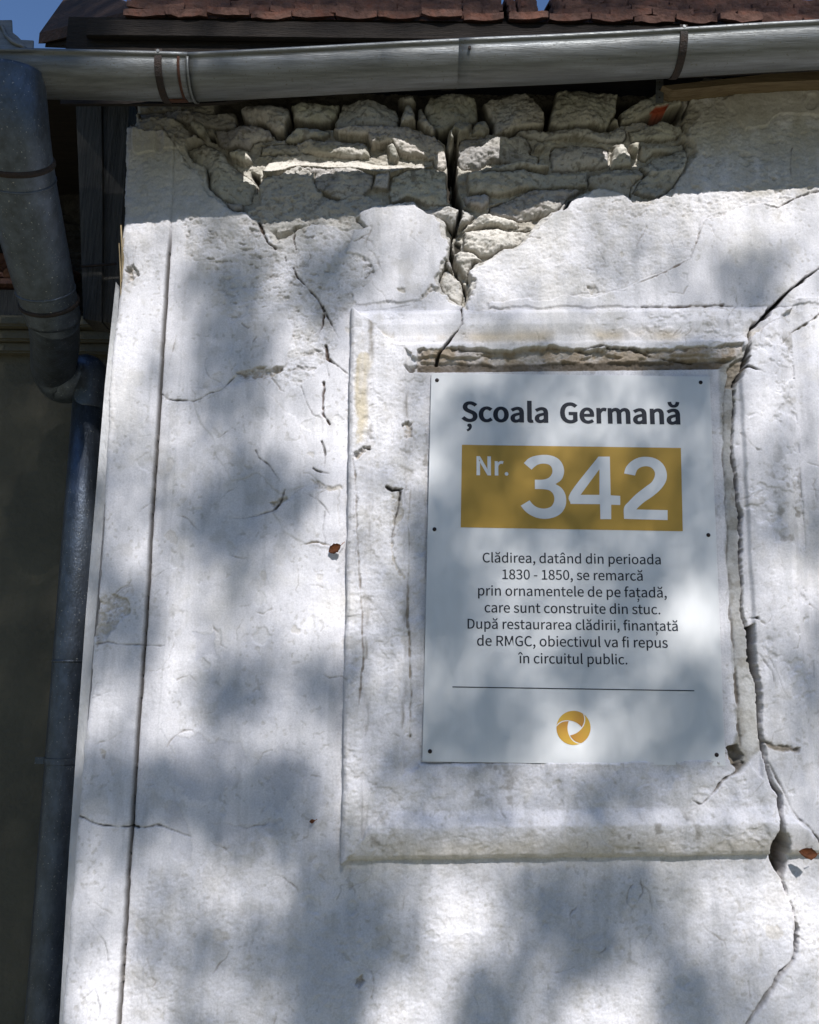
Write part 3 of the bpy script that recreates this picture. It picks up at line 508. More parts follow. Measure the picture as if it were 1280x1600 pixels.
# letter outlines for the sign: advance and closed contours, 1000 units to the em
GLYPHS = {',': (277, [[[75,-190],[117,-168],[153,-140],[181,-107],[203,-69],[216,-27],[221,19],[215,64],[200,97],[176,118],[144,126],[117,121],[95,109],[80,89],[75,62],[80,35],[95,15],[116,2],[142,-2],[153,-1],[145,-44],[126,-81],[94,-112],[53,-136]]]), '-': (346, [[[46,244],[301,244],[301,314],[46,314]]]), '.': (277, [[[139,-13],[164,-8],[185,6],[199,28],[205,56],[199,84],[185,107],[164,121],[139,126],[113,121],[92,107],[78,84],[73,56],[78,28],[92,6],[113,-8]]]), '0': (554, [[[277,-13],[342,-2],[398,29],[443,82],[477,156],[498,251],[505,368],[498,484],[477,578],[443,651],[398,703],[342,734],[277,744],[212,734],[156,703],[111,651],[78,578],[57,484],[50,368],[57,251],[78,156],[111,82],[156,29],[212,-2]],[[277,61],[238,69],[204,93],[177,134],[156,193],[142,271],[138,368],[142,465],[156,542],[177,600],[204,641],[238,665],[277,673],[317,665],[350,641],[378,600],[399,542],[413,465],[417,368],[413,271],[399,193],[378,134],[350,93],[317,69]]]), '1': (554, [[[88,0],[489,0],[489,76],[342,76],[342,731],[272,731],[206,701],[121,680],[121,622],[251,622],[251,76],[88,76]]]), '2': (554, [[[44,0],[504,0],[504,79],[301,79],[242,76],[182,72],[263,152],[332,230],[390,307],[433,382],[460,456],[469,530],[462,591],[443,643],[411,686],[369,718],[317,738],[255,744],[211,741],[171,731],[135,715],[101,694],[70,668],[40,638],[93,586],[125,620],[162,647],[201,664],[244,671],[286,666],[320,652],[346,630],[364,601],[376,566],[379,526],[370,461],[343,392],[298,318],[233,237],[148,150],[44,54]]]), '3': (554, [[[262,-13],[325,-7],[382,12],[429,42],[466,83],[490,135],[498,196],[492,243],[477,284],[453,318],[422,346],[385,367],[343,381],[343,386],[380,402],[412,424],[437,451],[457,483],[469,520],[473,562],[466,616],[445,661],[413,697],[370,723],[318,739],[259,744],[200,738],[147,720],[99,692],[56,658],[105,600],[138,628],[174,651],[214,665],[256,671],[292,667],[323,656],[347,639],[365,616],[376,588],[380,555],[376,517],[361,484],[336,455],[298,434],[245,420],[178,415],[178,345],[253,341],[312,327],[355,305],[384,276],[400,240],[405,199],[400,159],[386,126],[364,99],[334,79],[298,67],[256,63],[199,70],[151,88],[111,115],[76,147],[29,88],[55,62],[85,38],[121,18],[162,1],[209,-9]]]), '4': (554, [[[339,0],[425,0],[425,202],[523,202],[523,274],[425,274],[425,731],[324,731],[20,261],[20,202],[339,202]],[[339,274],[115,274],[281,524],[340,632],[344,632],[339,499]]]), '5': (554, [[[261,-13],[322,-6],[378,16],[427,52],[466,102],[492,164],[501,238],[493,311],[471,370],[436,415],[391,446],[339,465],[280,471],[249,469],[221,463],[196,454],[171,442],[190,654],[465,654],[465,731],[110,731],[86,390],[135,359],[165,378],[193,391],[223,399],[256,402],[300,397],[337,382],[367,358],[389,325],[403,284],[408,236],[403,186],[387,143],[363,109],[331,84],[294,68],[252,63],[194,70],[146,88],[106,113],[73,144],[27,84],[54,60],[84,37],[120,17],[161,1],[208,-9]]]), '8': (554, [[[279,-13],[344,-6],[399,12],[445,42],[479,80],[500,125],[508,176],[503,222],[490,262],[471,296],[445,324],[416,348],[385,368],[385,373],[418,404],[450,445],[473,495],[482,550],[476,603],[458,650],[428,688],[389,718],[340,736],[281,742],[227,736],[179,719],[138,691],[108,654],[88,609],[81,557],[89,503],[110,458],[142,419],[180,388],[180,384],[147,364],[115,337],[88,306],[66,270],[51,228],[46,182],[54,128],[76,81],[112,42],[159,12],[215,-6]],[[329,397],[287,415],[248,434],[214,457],[187,484],[170,517],[164,557],[168,590],[179,619],[197,642],[220,660],[248,671],[280,675],[317,670],[347,657],[371,637],[389,611],[400,580],[404,545],[399,505],[385,467],[362,431]],[[280,55],[239,59],[202,73],[171,93],[147,120],[132,153],[127,190],[134,240],[155,284],[187,323],[228,355],[278,334],[324,313],[363,288],[394,259],[414,223],[421,179],[417,144],[403,114],[383,89],[355,71],[320,59]]]), 'C': (636, [[[376,-13],[422,-10],[464,-1],[502,14],[538,35],[571,61],[601,92],[550,151],[513,116],[474,90],[430,74],[380,68],[315,77],[259,105],[214,149],[181,208],[160,282],[153,368],[160,454],[182,526],[216,584],[262,628],[318,654],[383,664],[428,659],[467,645],[502,623],[533,595],[583,655],[546,688],[500,717],[445,737],[382,744],[294,733],[216,699],[150,644],[101,569],[69,475],[58,365],[69,255],[100,162],[149,87],[213,32],[289,-1]]]), 'D': (686, [[[101,0],[287,0],[389,11],[474,44],[540,97],[588,170],[618,261],[628,368],[618,476],[588,566],[540,637],[472,689],[387,721],[283,731],[101,731]],[[193,76],[193,657],[275,657],[354,648],[419,623],[469,582],[504,525],[526,454],[533,368],[526,282],[504,210],[469,153],[419,111],[354,85],[275,76]]]), 'G': (687, [[[388,-13],[458,-7],[520,11],[572,38],[614,72],[614,379],[373,379],[373,302],[529,302],[529,111],[503,93],[472,79],[436,71],[397,68],[325,77],[264,105],[216,149],[181,208],[160,282],[153,368],[160,454],[183,526],[219,584],[267,628],[327,654],[396,664],[446,658],[488,643],[524,622],[554,595],[604,655],[567,687],[521,716],[463,737],[393,744],[301,733],[220,699],[153,644],[102,569],[69,475],[58,365],[69,255],[101,162],[151,87],[217,32],[297,-1]]]), 'M': (810, [[[101,0],[184,0],[184,405],[180,513],[172,621],[176,621],[235,454],[373,74],[435,74],[573,454],[632,621],[636,621],[628,513],[624,405],[624,0],[710,0],[710,731],[599,731],[459,340],[408,188],[404,188],[351,340],[212,731],[101,731]]]), 'N': (721, [[[101,0],[188,0],[188,384],[184,500],[177,613],[181,613],[259,462],[526,0],[621,0],[621,731],[533,731],[533,351],[537,234],[546,120],[541,120],[462,270],[195,731],[101,731]]]), 'R': (633, [[[193,384],[193,657],[315,657],[368,654],[412,644],[447,628],[472,603],[488,570],[493,527],[488,483],[472,447],[447,420],[412,400],[368,388],[315,384]],[[502,0],[606,0],[420,320],[467,336],[507,359],[539,390],[564,428],[579,473],[585,527],[576,595],[552,647],[513,686],[462,712],[400,727],[329,731],[101,731],[101,0],[193,0],[193,310],[324,310]]]), 'S': (595, [[[303,-13],[375,-6],[436,15],[485,47],[521,89],[544,139],[552,195],[547,244],[532,285],[508,319],[478,347],[442,370],[401,390],[297,435],[269,448],[241,462],[215,478],[195,499],[181,525],[176,558],[180,588],[193,614],[213,635],[240,651],[273,660],[312,664],[361,659],[404,645],[444,624],[479,596],[527,655],[484,691],[433,719],[375,738],[312,744],[249,738],[194,719],[147,690],[112,651],[90,604],[82,551],[88,502],[105,461],[131,428],[162,401],[196,380],[231,363],[335,317],[369,302],[398,287],[423,269],[442,247],[454,220],[458,187],[453,153],[440,124],[417,101],[387,83],[349,72],[304,68],[248,74],[195,93],[146,121],[103,159],[48,95],[81,64],[119,38],[160,16],[205,0],[253,-10]]]), 'a': (562, [[[217,-13],[266,-7],[312,10],[356,35],[396,65],[407,0],[482,0],[482,333],[477,397],[463,451],[438,495],[402,528],[354,549],[294,556],[231,549],[174,532],[123,510],[82,485],[117,422],[151,443],[191,462],[234,475],[279,480],[319,475],[348,460],[369,438],[382,410],[389,378],[391,343],[287,327],[203,305],[139,276],[94,240],[67,195],[59,141],[64,95],[80,57],[104,27],[135,5],[173,-8]],[[242,61],[217,63],[194,69],[174,81],[160,97],[150,119],[147,147],[152,180],[169,208],[200,233],[247,253],[310,270],[391,282],[391,132],[353,101],[316,79],[280,65]]]), 'b': (617, [[[330,-13],[391,-4],[446,22],[494,64],[532,121],[557,193],[566,279],[560,358],[541,426],[510,480],[468,521],[415,547],[350,556],[305,550],[261,534],[219,510],[180,480],[184,577],[184,794],[92,794],[92,0],[165,0],[173,56],[177,56],[213,27],[252,5],[292,-8]],[[315,64],[286,67],[254,76],[219,93],[184,120],[184,405],[221,437],[258,460],[293,474],[327,479],[374,473],[411,454],[438,424],[457,384],[468,335],[471,278],[466,216],[451,163],[427,121],[396,90],[358,70]]]), 'c': (509, [[[305,-13],[353,-8],[399,5],[442,27],[481,55],[441,117],[414,96],[383,79],[350,67],[313,63],[266,70],[226,89],[192,120],[167,161],[151,212],[146,270],[151,329],[168,380],[194,421],[228,453],[269,472],[316,479],[347,476],[374,466],[400,451],[424,432],[470,492],[439,516],[404,537],[362,551],[312,556],[245,547],[183,522],[130,481],[88,425],[61,354],[52,270],[61,187],[86,117],[125,61],[176,21],[237,-4]]]), 'd': (619, [[[276,-13],[324,-7],[367,10],[407,34],[441,64],[452,0],[527,0],[527,794],[435,794],[435,586],[440,493],[405,519],[370,539],[331,551],[287,556],[227,547],[172,521],[124,479],[86,422],[62,353],[53,270],[60,187],[81,117],[114,61],[158,20],[213,-5]],[[296,64],[252,70],[215,89],[186,119],[164,160],[151,211],[147,271],[152,330],[168,380],[192,422],[224,453],[262,472],[303,479],[337,476],[369,466],[402,448],[435,422],[435,138],[401,105],[368,82],[333,68]]]), 'e': (553, [[[311,-13],[363,-9],[410,3],[452,20],[489,42],[457,103],[426,85],[394,71],[359,63],[321,60],[273,66],[230,83],[195,111],[168,149],[150,195],[142,249],[507,249],[511,301],[505,374],[486,436],[455,487],[412,524],[359,548],[294,556],[233,547],[177,521],[127,479],[87,423],[61,353],[52,270],[61,187],[87,118],[127,62],[180,21],[242,-4]],[[141,314],[151,364],[169,406],[194,439],[224,463],[259,478],[296,483],[336,478],[369,464],[396,440],[415,407],[427,365],[431,314]]]), 'f': (324, [[[33,468],[107,468],[107,0],[198,0],[198,468],[312,468],[312,542],[198,542],[198,628],[200,660],[206,686],[217,707],[231,722],[251,731],[274,734],[304,731],[335,719],[355,790],[313,803],[264,807],[215,802],[176,785],[145,759],[124,724],[111,680],[107,629],[107,542],[33,537]]]), 'i': (274, [[[92,0],[184,0],[184,542],[92,542]],[[138,654],[162,658],[182,670],[194,689],[199,714],[194,738],[182,757],[162,769],[138,773],[113,769],[94,757],[82,738],[78,714],[82,689],[94,670],[113,658]]]), 'l': (283, [[[188,-13],[219,-10],[240,-5],[228,65],[209,63],[199,65],[191,72],[186,84],[184,102],[184,794],[92,794],[92,108],[94,72],[102,42],[114,19],[133,1],[157,-9]]]), 'm': (924, [[[92,0],[184,0],[184,393],[220,430],[254,456],[288,471],[319,476],[351,472],[376,461],[396,442],[409,414],[417,377],[420,331],[420,0],[511,0],[511,393],[548,430],[583,456],[616,471],[648,476],[679,472],[704,461],[724,442],[738,414],[746,377],[748,331],[748,0],[839,0],[839,343],[835,407],[821,460],[799,501],[767,531],[726,550],[676,556],[627,548],[582,527],[539,494],[496,452],[483,482],[466,507],[444,528],[417,543],[385,553],[346,556],[299,549],[256,529],[215,499],[178,463],[167,542],[92,542]]]), 'n': (609, [[[92,0],[184,0],[184,393],[222,429],[257,455],[292,471],[331,476],[364,472],[390,461],[410,442],[423,414],[431,377],[434,331],[434,0],[525,0],[525,343],[521,407],[507,460],[485,501],[453,531],[411,550],[359,556],[307,549],[260,529],[217,499],[178,463],[167,542],[92,542]]]), 'o': (605, [[[302,-13],[367,-4],[426,21],[477,61],[517,117],[543,187],[553,270],[543,354],[517,425],[477,481],[426,522],[367,547],[302,556],[238,547],[178,522],[127,481],[87,425],[61,354],[52,270],[61,187],[87,117],[127,61],[178,21],[238,-4]],[[302,63],[258,70],[220,89],[189,120],[165,161],[151,212],[146,270],[151,329],[165,380],[189,421],[220,453],[258,472],[302,479],[347,472],[385,453],[416,421],[440,380],[455,329],[460,270],[455,212],[440,161],[416,120],[385,89],[347,70]]]), 'p': (619, [[[92,-229],[184,-229],[184,-45],[181,50],[218,23],[255,3],[293,-9],[330,-13],[391,-4],[446,22],[494,64],[532,121],[557,193],[566,279],[560,358],[541,426],[510,480],[468,521],[415,547],[350,556],[304,550],[259,533],[216,508],[178,479],[167,542],[92,542]],[[315,64],[286,67],[254,76],[219,93],[184,120],[184,405],[222,437],[258,460],[293,474],[327,479],[374,473],[411,454],[438,424],[457,384],[468,335],[471,278],[466,216],[451,163],[427,121],[396,90],[358,70]]]), 'r': (387, [[[92,0],[184,0],[184,348],[203,389],[225,422],[248,446],[272,462],[296,471],[319,474],[348,472],[372,465],[389,544],[363,553],[331,556],[287,548],[246,525],[209,490],[178,443],[167,542],[92,542]]]), 's': (467, [[[234,-13],[292,-7],[341,9],[380,34],[408,67],[424,105],[430,148],[423,194],[405,229],[377,257],[343,279],[305,297],[265,312],[222,330],[184,349],[158,373],[149,406],[151,427],[160,446],[173,462],[193,474],[218,482],[249,485],[284,481],[315,471],[344,456],[372,437],[416,494],[382,518],[342,538],[297,551],[248,556],[193,550],[147,535],[111,511],[84,480],[67,443],[62,402],[68,360],[86,326],[112,299],[145,278],[182,260],[220,245],[249,234],[278,221],[304,206],[325,189],[338,168],[343,143],[340,120],[332,100],[317,83],[296,69],[269,61],[237,58],[191,63],[150,76],[112,96],[76,123],[32,62],[74,32],[123,8],[177,-7]]]), 't': (376, [[[261,-13],[313,-7],[362,7],[344,76],[314,65],[282,61],[254,64],[233,73],[217,88],[206,108],[200,134],[199,165],[199,468],[346,468],[346,542],[199,542],[199,695],[123,695],[113,542],[27,537],[27,468],[108,468],[108,168],[111,117],[122,72],[142,37],[171,10],[210,-7]]]), 'u': (606, [[[250,-13],[302,-6],[348,14],[390,45],[429,85],[439,0],[515,0],[515,542],[424,542],[424,158],[387,116],[352,88],[317,71],[277,66],[245,70],[219,81],[200,100],[186,128],[178,164],[176,210],[176,542],[84,542],[84,199],[88,135],[102,82],[124,41],[156,11],[198,-7]]]), 'v': (520, [[[209,0],[315,0],[507,542],[417,542],[314,234],[264,74],[259,74],[210,234],[108,542],[13,542]]]), 'â': (562, [[[217,-13],[266,-7],[312,10],[356,35],[396,65],[407,0],[482,0],[482,333],[477,397],[463,451],[438,495],[402,528],[354,549],[294,556],[231,549],[174,532],[123,510],[82,485],[117,422],[151,443],[191,462],[234,475],[279,480],[319,475],[348,460],[369,438],[382,410],[389,378],[391,343],[287,327],[203,305],[139,276],[94,240],[67,195],[59,141],[64,95],[80,57],[104,27],[135,5],[173,-8]],[[242,61],[217,63],[194,69],[174,81],[160,97],[150,119],[147,147],[152,180],[169,208],[200,233],[247,253],[310,270],[391,282],[391,132],[353,101],[316,79],[280,65]],[[126,670],[165,634],[298,759],[432,634],[470,670],[343,825],[252,825]]]), 'î': (274, [[[92,0],[184,0],[184,542],[92,542]],[[-35,670],[4,634],[138,759],[271,634],[310,670],[184,825],[92,825]]]), 'ă': (562, [[[217,-13],[266,-7],[312,10],[356,35],[396,65],[407,0],[482,0],[482,333],[477,397],[463,451],[438,495],[402,528],[354,549],[294,556],[231,549],[174,532],[123,510],[82,485],[117,422],[151,443],[191,462],[234,475],[279,480],[319,475],[348,460],[369,438],[382,410],[389,378],[391,343],[287,327],[203,305],[139,276],[94,240],[67,195],[59,141],[64,95],[80,57],[104,27],[135,5],[173,-8]],[[242,61],[217,63],[194,69],[174,81],[160,97],[150,119],[147,147],[152,180],[169,208],[200,233],[247,253],[310,270],[391,282],[391,132],[353,101],[316,79],[280,65]],[[298,637],[352,643],[395,662],[428,690],[451,725],[465,764],[472,805],[415,814],[408,786],[397,759],[381,735],[359,716],[332,703],[298,699],[265,703],[238,716],[216,735],[199,759],[188,786],[182,814],[124,805],[130,764],[145,725],[168,690],[201,662],[244,643]]]), ' ': (224, [])}
# ------------------------------------------------------------------ materials
def plaster_material():
    m = bpy.data.materials.new('old_limewash_and_stone'); n, l, b = nodes_of(m)
    at_ = n.new('ShaderNodeAttribute'); at_.attribute_name = 'tone'
    tc = n.new('ShaderNodeTexCoord')
    nz = n.new('ShaderNodeTexNoise'); nz.inputs['Scale'].default_value = 260; nz.inputs['Detail'].default_value = 4
    l.new(tc.outputs['Object'], nz.inputs['Vector'])
    mr = n.new('ShaderNodeMapRange'); mr.inputs['From Min'].default_value = 0.3; mr.inputs['From Max'].default_value = 0.7
    mr.inputs['To Min'].default_value = 0.88; mr.inputs['To Max'].default_value = 1.08
    l.new(nz.outputs['Fac'], mr.inputs['Value'])
    mx = n.new('ShaderNodeVectorMath'); mx.operation = 'MULTIPLY'
    l.new(at_.outputs['Color'], mx.inputs[0]); l.new(mr.outputs[0], mx.inputs[1]); l.new(mx.outputs[0], b.inputs['Base Color'])
    n2 = n.new('ShaderNodeTexNoise'); n2.inputs['Scale'].default_value = 420; n2.inputs['Detail'].default_value = 5; n2.inputs['Roughness'].default_value = 0.7
    l.new(tc.outputs['Object'], n2.inputs['Vector'])
    bp = n.new('ShaderNodeBump'); bp.inputs['Strength'].default_value = 0.35; bp.inputs['Distance'].default_value = 0.002
    l.new(n2.outputs['Fac'], bp.inputs['Height']); l.new(bp.outputs[0], b.inputs['Normal'])
    b.inputs['Roughness'].default_value = 0.93; b.inputs['Specular IOR Level'].default_value = 0.15
    return m
def specks(m, scale, thr, c):
    n, l, b = nodes_of(m); old = b.inputs['Base Color'].links[0].from_socket
    tc = n.new('ShaderNodeTexCoord'); nz = n.new('ShaderNodeTexNoise'); nz.inputs['Scale'].default_value = scale; nz.inputs['Detail'].default_value = 2
    l.new(tc.outputs['Object'], nz.inputs['Vector'])
    mr = n.new('ShaderNodeMapRange'); mr.inputs['From Min'].default_value = thr; mr.inputs['From Max'].default_value = thr + .03
    l.new(nz.outputs['Fac'], mr.inputs['Value'])
    mx = n.new('ShaderNodeMix'); mx.data_type = 'RGBA'; l.new(mr.outputs[0], mx.inputs['Factor']); l.new(old, mx.inputs['A']); mx.inputs['B'].default_value = (*c, 1)
    l.new(mx.outputs['Result'], b.inputs['Base Color'])
    ml = n.new('ShaderNodeMath'); ml.operation = 'MULTIPLY_ADD'; l.new(mr.outputs[0], ml.inputs[0]); ml.inputs[1].default_value = -b.inputs['Metallic'].default_value; ml.inputs[2].default_value = b.inputs['Metallic'].default_value
    l.new(ml.outputs[0], b.inputs['Metallic'])
M_WALL = plaster_material()
M_SIDE = mat('limewash_side', (0.55, 0.55, 0.56), (0.42, 0.42, 0.42), 0.9, scale=14, stretch=(1, 1, 0.4), bump=0.5, bscale=120)
M_ZINC = mat('galvanised_zinc', (0.195, 0.206, 0.215), (0.115, 0.119, 0.119), 0.45, 0.55, scale=7, stretch=(0.45, 13, 13), bump=0.2, bscale=60, c3=(0.155, 0.161, 0.160))
M_PIPE = mat('dull_zinc_pipe', (0.115, 0.14, 0.18), (0.075, 0.088, 0.105), 0.42, 0.72, scale=34, stretch=(1, 1, 0.6), bump=0.2, bscale=160, c3=(0.095, 0.112, 0.14))
specks(M_PIPE, 210, 0.68, (0.30, 0.31, 0.30))
specks(M_ZINC, 190, 0.655, (0.11, 0.105, 0.085))
M_IRON = mat('rusty_iron', (0.028, 0.025, 0.024), (0.045, 0.030, 0.024), 0.8, 0.2, scale=60, bump=0.4)
M_RUST = mat('rust', (0.085, 0.035, 0.02), (0.05, 0.022, 0.015), 0.9, 0.0, scale=80, bump=0.4)
M_TILE = mat('weathered_clay_tile', (0.20, 0.085, 0.055), (0.09, 0.045, 0.033), 0.92, scale=16, bump=0.8, bscale=70, c3=(0.16, 0.085, 0.062))
M_DARKT = mat('shaded_old_tile', (0.05, 0.028, 0.02), (0.03, 0.02, 0.016), 0.95, scale=20, bump=0.6)  # clay tile with the shade of the hip put into its colour
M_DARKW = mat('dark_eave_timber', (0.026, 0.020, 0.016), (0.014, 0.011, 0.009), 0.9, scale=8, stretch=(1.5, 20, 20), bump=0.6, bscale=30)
M_PLATE = mat('pale_timber', (0.24, 0.18, 0.11), (0.15, 0.105, 0.06), 0.85, scale=8, stretch=(1.2, 25, 25), bump=0.5, bscale=25)
M_GREYW = mat('grey_weathered_timber', (0.095, 0.09, 0.08), (0.045, 0.042, 0.038), 0.9, scale=7, stretch=(22, 22, 1.2), bump=0.7, bscale=22)
M_BACK = mat('dark_ochre_render', (0.115, 0.105, 0.075), (0.085, 0.078, 0.058), 0.95, scale=5, bump=0.5, bscale=60)
M_DRUB = mat('shade_toned_rubble', (0.05, 0.045, 0.04), (0.02, 0.018, 0.016), 0.95, scale=22, bump=1.0, bscale=45)  # rubble stone with the darkness of the gap in its colour
M_STRAW = mat('split_lath', (0.42, 0.33, 0.2), (0.3, 0.22, 0.12), 0.85, scale=40)
M_PANEL = mat('white_sign_face', (0.74, 0.745, 0.75), (0.66, 0.665, 0.665), 0.36, scale=5, stretch=(1.5, 1, .5), spec=0.45)
M_INK = mat('dark_ink', (0.012, 0.014, 0.022), (0.015, 0.017, 0.026), 0.5, scale=30)
M_GOLD = mat('ochre_print', (0.47, 0.285, 0.045), (0.45, 0.27, 0.042), 0.42, scale=6, spec=0.4)
M_WHITE = mat('white_print', (0.76, 0.765, 0.77), (0.74, 0.745, 0.75), 0.4, scale=20)
M_SCREW = mat('dark_screw', (0.02, 0.018, 0.02), (0.04, 0.025, 0.02), 0.5, 0.4, scale=200)
M_LEAF = mat('dry_leaf', (0.30, 0.11, 0.045), (0.15, 0.06, 0.03), 0.75, scale=60, bump=0.3)
M_CROWN = mat('green_foliage', (0.055, 0.085, 0.025), (0.085, 0.12, 0.035), 0.7, scale=0.8)
M_BARK = mat('bark', (0.12, 0.095, 0.07), (0.07, 0.055, 0.04), 0.95, scale=12, stretch=(3, 3, 0.6), bump=0.8)
M_GROUND = mat('yard_ground', (0.27, 0.24, 0.18), (0.16, 0.165, 0.09), 0.95, scale=0.6, bump=0.6, bscale=12)

# ------------------------------------------------------------------ ground
bm = bmesh.new(); bmesh.ops.create_grid(bm, x_segments=40, y_segments=40, size=300)
for v in bm.verts: v.co.z = -0.004
tag(finish('ground', bm, M_GROUND), 'bare yard ground of earth and short grass below the wall', 'ground', kind='structure')

# gutter line: front lip traced in the photo, 25 cm out from the wall
def project(p):
    d = Vector(p) - Vector((0, -D, CAM_Z)); d = np.array(d)
    k = F / (d[1] * NRM[1] + d[0] * NRM[0] + d[2] * NRM[2])
    # world axes expressed in camera axes: columns RGT, NRM, UP
    c = d[0] * RGT + d[1] * NRM + d[2] * UP
    return 640 + F * c[0] / c[2], 800 + F * c[1] / c[2]
GR = 0.060
GC = [at(-70, 80, -.30) + Vector((0, GR, 0)), at(293, 89, -.252) + Vector((0, GR, 0)), at(1300, 38, -.252) + Vector((0, GR, 0))]
RIMS = (GC[2].z - GC[1].z) / (GC[2].x - GC[1].x); RIM0 = GC[1].z - RIMS * GC[1].x
JT = (at(737, 70, -.252).x - GC[1].x) / (GC[2].x - GC[1].x)
for c in GC[1:]:
    print('GUTTER bottom px', max(project(c + Vector((0, GR * math.cos(a), -GR * math.sin(a))))[1] for a in np.linspace(0, 3.14, 40)))

# ------------------------------------------------------------------ the house
house = thing('stone_house', 'old whitewashed stone house with cracked plaster, corner pilaster and stucco panel frame', 'house', (-0.76, 0, 0))
PTS = np.stack([GX, -H, GZ + CAM_Z], -1).reshape(-1, 3)
ids = np.arange(NX * NZ).reshape(NZ, NX)
quad = np.stack([ids[:-1, :-1], ids[:-1, 1:], ids[1:, 1:], ids[1:, :-1]], -1).reshape(-1, 4)
kf = keep.reshape(-1)[quad].all(1); quad = quad[kf]
hq = H.reshape(-1)[quad].argmax(1); qlab = LAB.reshape(-1)[quad[np.arange(len(quad)), hq]]
TONE = np.clip(ALB.reshape(-1, 3), 0.01, 0.8)
def relief(name, q, parent):
    u, inv = np.unique(q, return_inverse=True); q2 = inv.reshape(q.shape)
    me = bpy.data.meshes.new(name)
    me.vertices.add(len(u)); me.vertices.foreach_set('co', (PTS[u] - np.array(house.location)).astype(np.float32).ravel())
    me.loops.add(q2.size); me.loops.foreach_set('vertex_index', q2.astype(np.int32).ravel())
    me.polygons.add(len(q2)); me.polygons.foreach_set('loop_start', np.arange(0, q2.size, 4, dtype=np.int32))
    me.polygons.foreach_set('use_smooth', np.ones(len(q2), bool))
    me.update(calc_edges=True)
    ca = me.color_attributes.new('tone', 'FLOAT_COLOR', 'POINT')
    ca.data.foreach_set('color', np.concatenate([TONE[u], np.ones((len(u), 1))], 1).astype(np.float32).ravel())
    me.materials.append(M_WALL)
    return link(bpy.data.objects.new(name, me), parent)
wall = relief('wall', quad[qlab == 0], house)
relief('corner_pilaster', quad[qlab == 1], wall)
relief('panel_frame', quad[qlab == 2], wall)
if (qlab == 9).any(): o = relief('brick_fragment', quad[qlab == 9], wall); o['label'] = 'scrap of red brick between grey stones'
for k in range(stone_n):
    q = quad[qlab == 10 + k]
    if len(q) > 30: relief('stone', q, wall)
# body of the house behind the face
bm = bmesh.new(); box(bm, (-0.69, 0.16, 0), (6.0, 6.0, CAM_Z + 1.50)); finish('house_body', bm, M_SIDE, house)
bm = bmesh.new(); a = [at(186, 455, .03), at(178, 600, .03), at(150, 960, .03), at(120, 1330, .03), at(99, 1610, .03), at(60, 2000, .03)]
b = [at(181, 440, .03), at(164, 600, .03), at(134, 960, .03), at(108, 1330, .03), at(92, 1610, .03), at(52, 2000, .03)]
prism(bm, a + b[::-1], (0, 0.14, 0)); finish('corner_return', bm, M_SIDE, house)
bm = bmesh.new()
for (x0, y0, x1, y1, t) in ((189, 352, 191, 432, .004), (194, 372, 190, 440, .003), (186, 380, 189, 470, .003)):
    tube(bm, [at(x0, y0, -.004), at((x0 + x1) / 2 + 1, (y0 + y1) / 2, -.008), at(x1, y1, -.003)], [t * .5, t * .6, t * .3], 6)
finish('split_lath', bm, M_STRAW, house)

# roof: tiles in two overlapping courses, boards under them
def zr(px, py, Y): return at(px, py, Y)
roof = bpy.data.objects.new('roof', None)
E0 = at(190, 21, -0.15)
bm = bmesh.new()
sl = math.tan(R(27))
# boarded deck rising from the eave
ra = [Vector((E0.x + 0.02, -0.10, E0.z + 0.025)), Vector((7.0, -0.10, E0.z + 0.025)), Vector((7.0, 4.0, E0.z + 0.025 + 4.1 * sl)), Vector((E0.x + 0.9, 4.0, E0.z + 0.025 + 4.1 * sl))]
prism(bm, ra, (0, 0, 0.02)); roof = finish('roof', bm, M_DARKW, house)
rr = np.random.RandomState(8)
tile_w = 0.108
nt = int((2.6 - E0.x) / tile_w)
slits = ((at(791, 12, -.15).x, .007, 0), (at(856, 12, -.15).x, .020, 1), (at(811, 6, -.15).x, .003, 1))
for course in range(7):
    for k in range(nt):
        xa = E0.x + (k + (0.45 if course % 2 else 0.0)) * tile_w; xb = xa + tile_w
        yb = -0.158 + 0.012 * course + rr.uniform(-.007, .007)
        zb = E0.z + 0.019 * course + rr.uniform(-.003, .003)
        tw = rr.uniform(-.04, .04); th = 0.017; L_ = 0.30; g1, g2 = rr.uniform(.001, .003), rr.uniform(.001, .003)
        pieces = [(xa + g1, xb - g2)]
        for gx_, gw, c0_ in slits:
            if course >= c0_: pieces = [q_ for a_, b_ in pieces for q_ in ((a_, min(b_, gx_ - gw)), (max(a_, gx_ + gw), b_)) if q_[1] - q_[0] > .006]
        for a_, b_ in pieces:
            bm = bmesh.new(); n_ = 7; ch = [rr.uniform(0, .006) for _ in range(n_)]; ch[0] += rr.uniform(0, .01); ch[-1] += rr.uniform(0, .01)
            fx = [a_ + (b_ - a_) * i / (n_ - 1) for i in range(n_)]; cv = [.010 * (1 - ((x - (xa + xb) / 2) / (tile_w / 2)) ** 2) for x in fx]
            rows = []
            for dy, dz in ((0, 0), (0, th), (L_, L_ * sl + th), (L_, L_ * sl)):
                rows.append([bm.verts.new((x, yb + (ch[i] if dy == 0 else dy), zb + dz - cv[i] * (1 if dz in (0, L_ * sl) else .6) + tw * (x - (xa + xb) / 2))) for i, x in enumerate(fx)])
            for r0, r1 in zip(rows, rows[1:] + rows[:1]):
                for i in range(n_ - 1): bm.faces.new((r0[i], r0[i + 1], r1[i + 1], r1[i]))
            for i in (0, n_ - 1): bm.faces.new([r[i] for r in rows])
            finish('roof_tile', bm, M_TILE, roof)
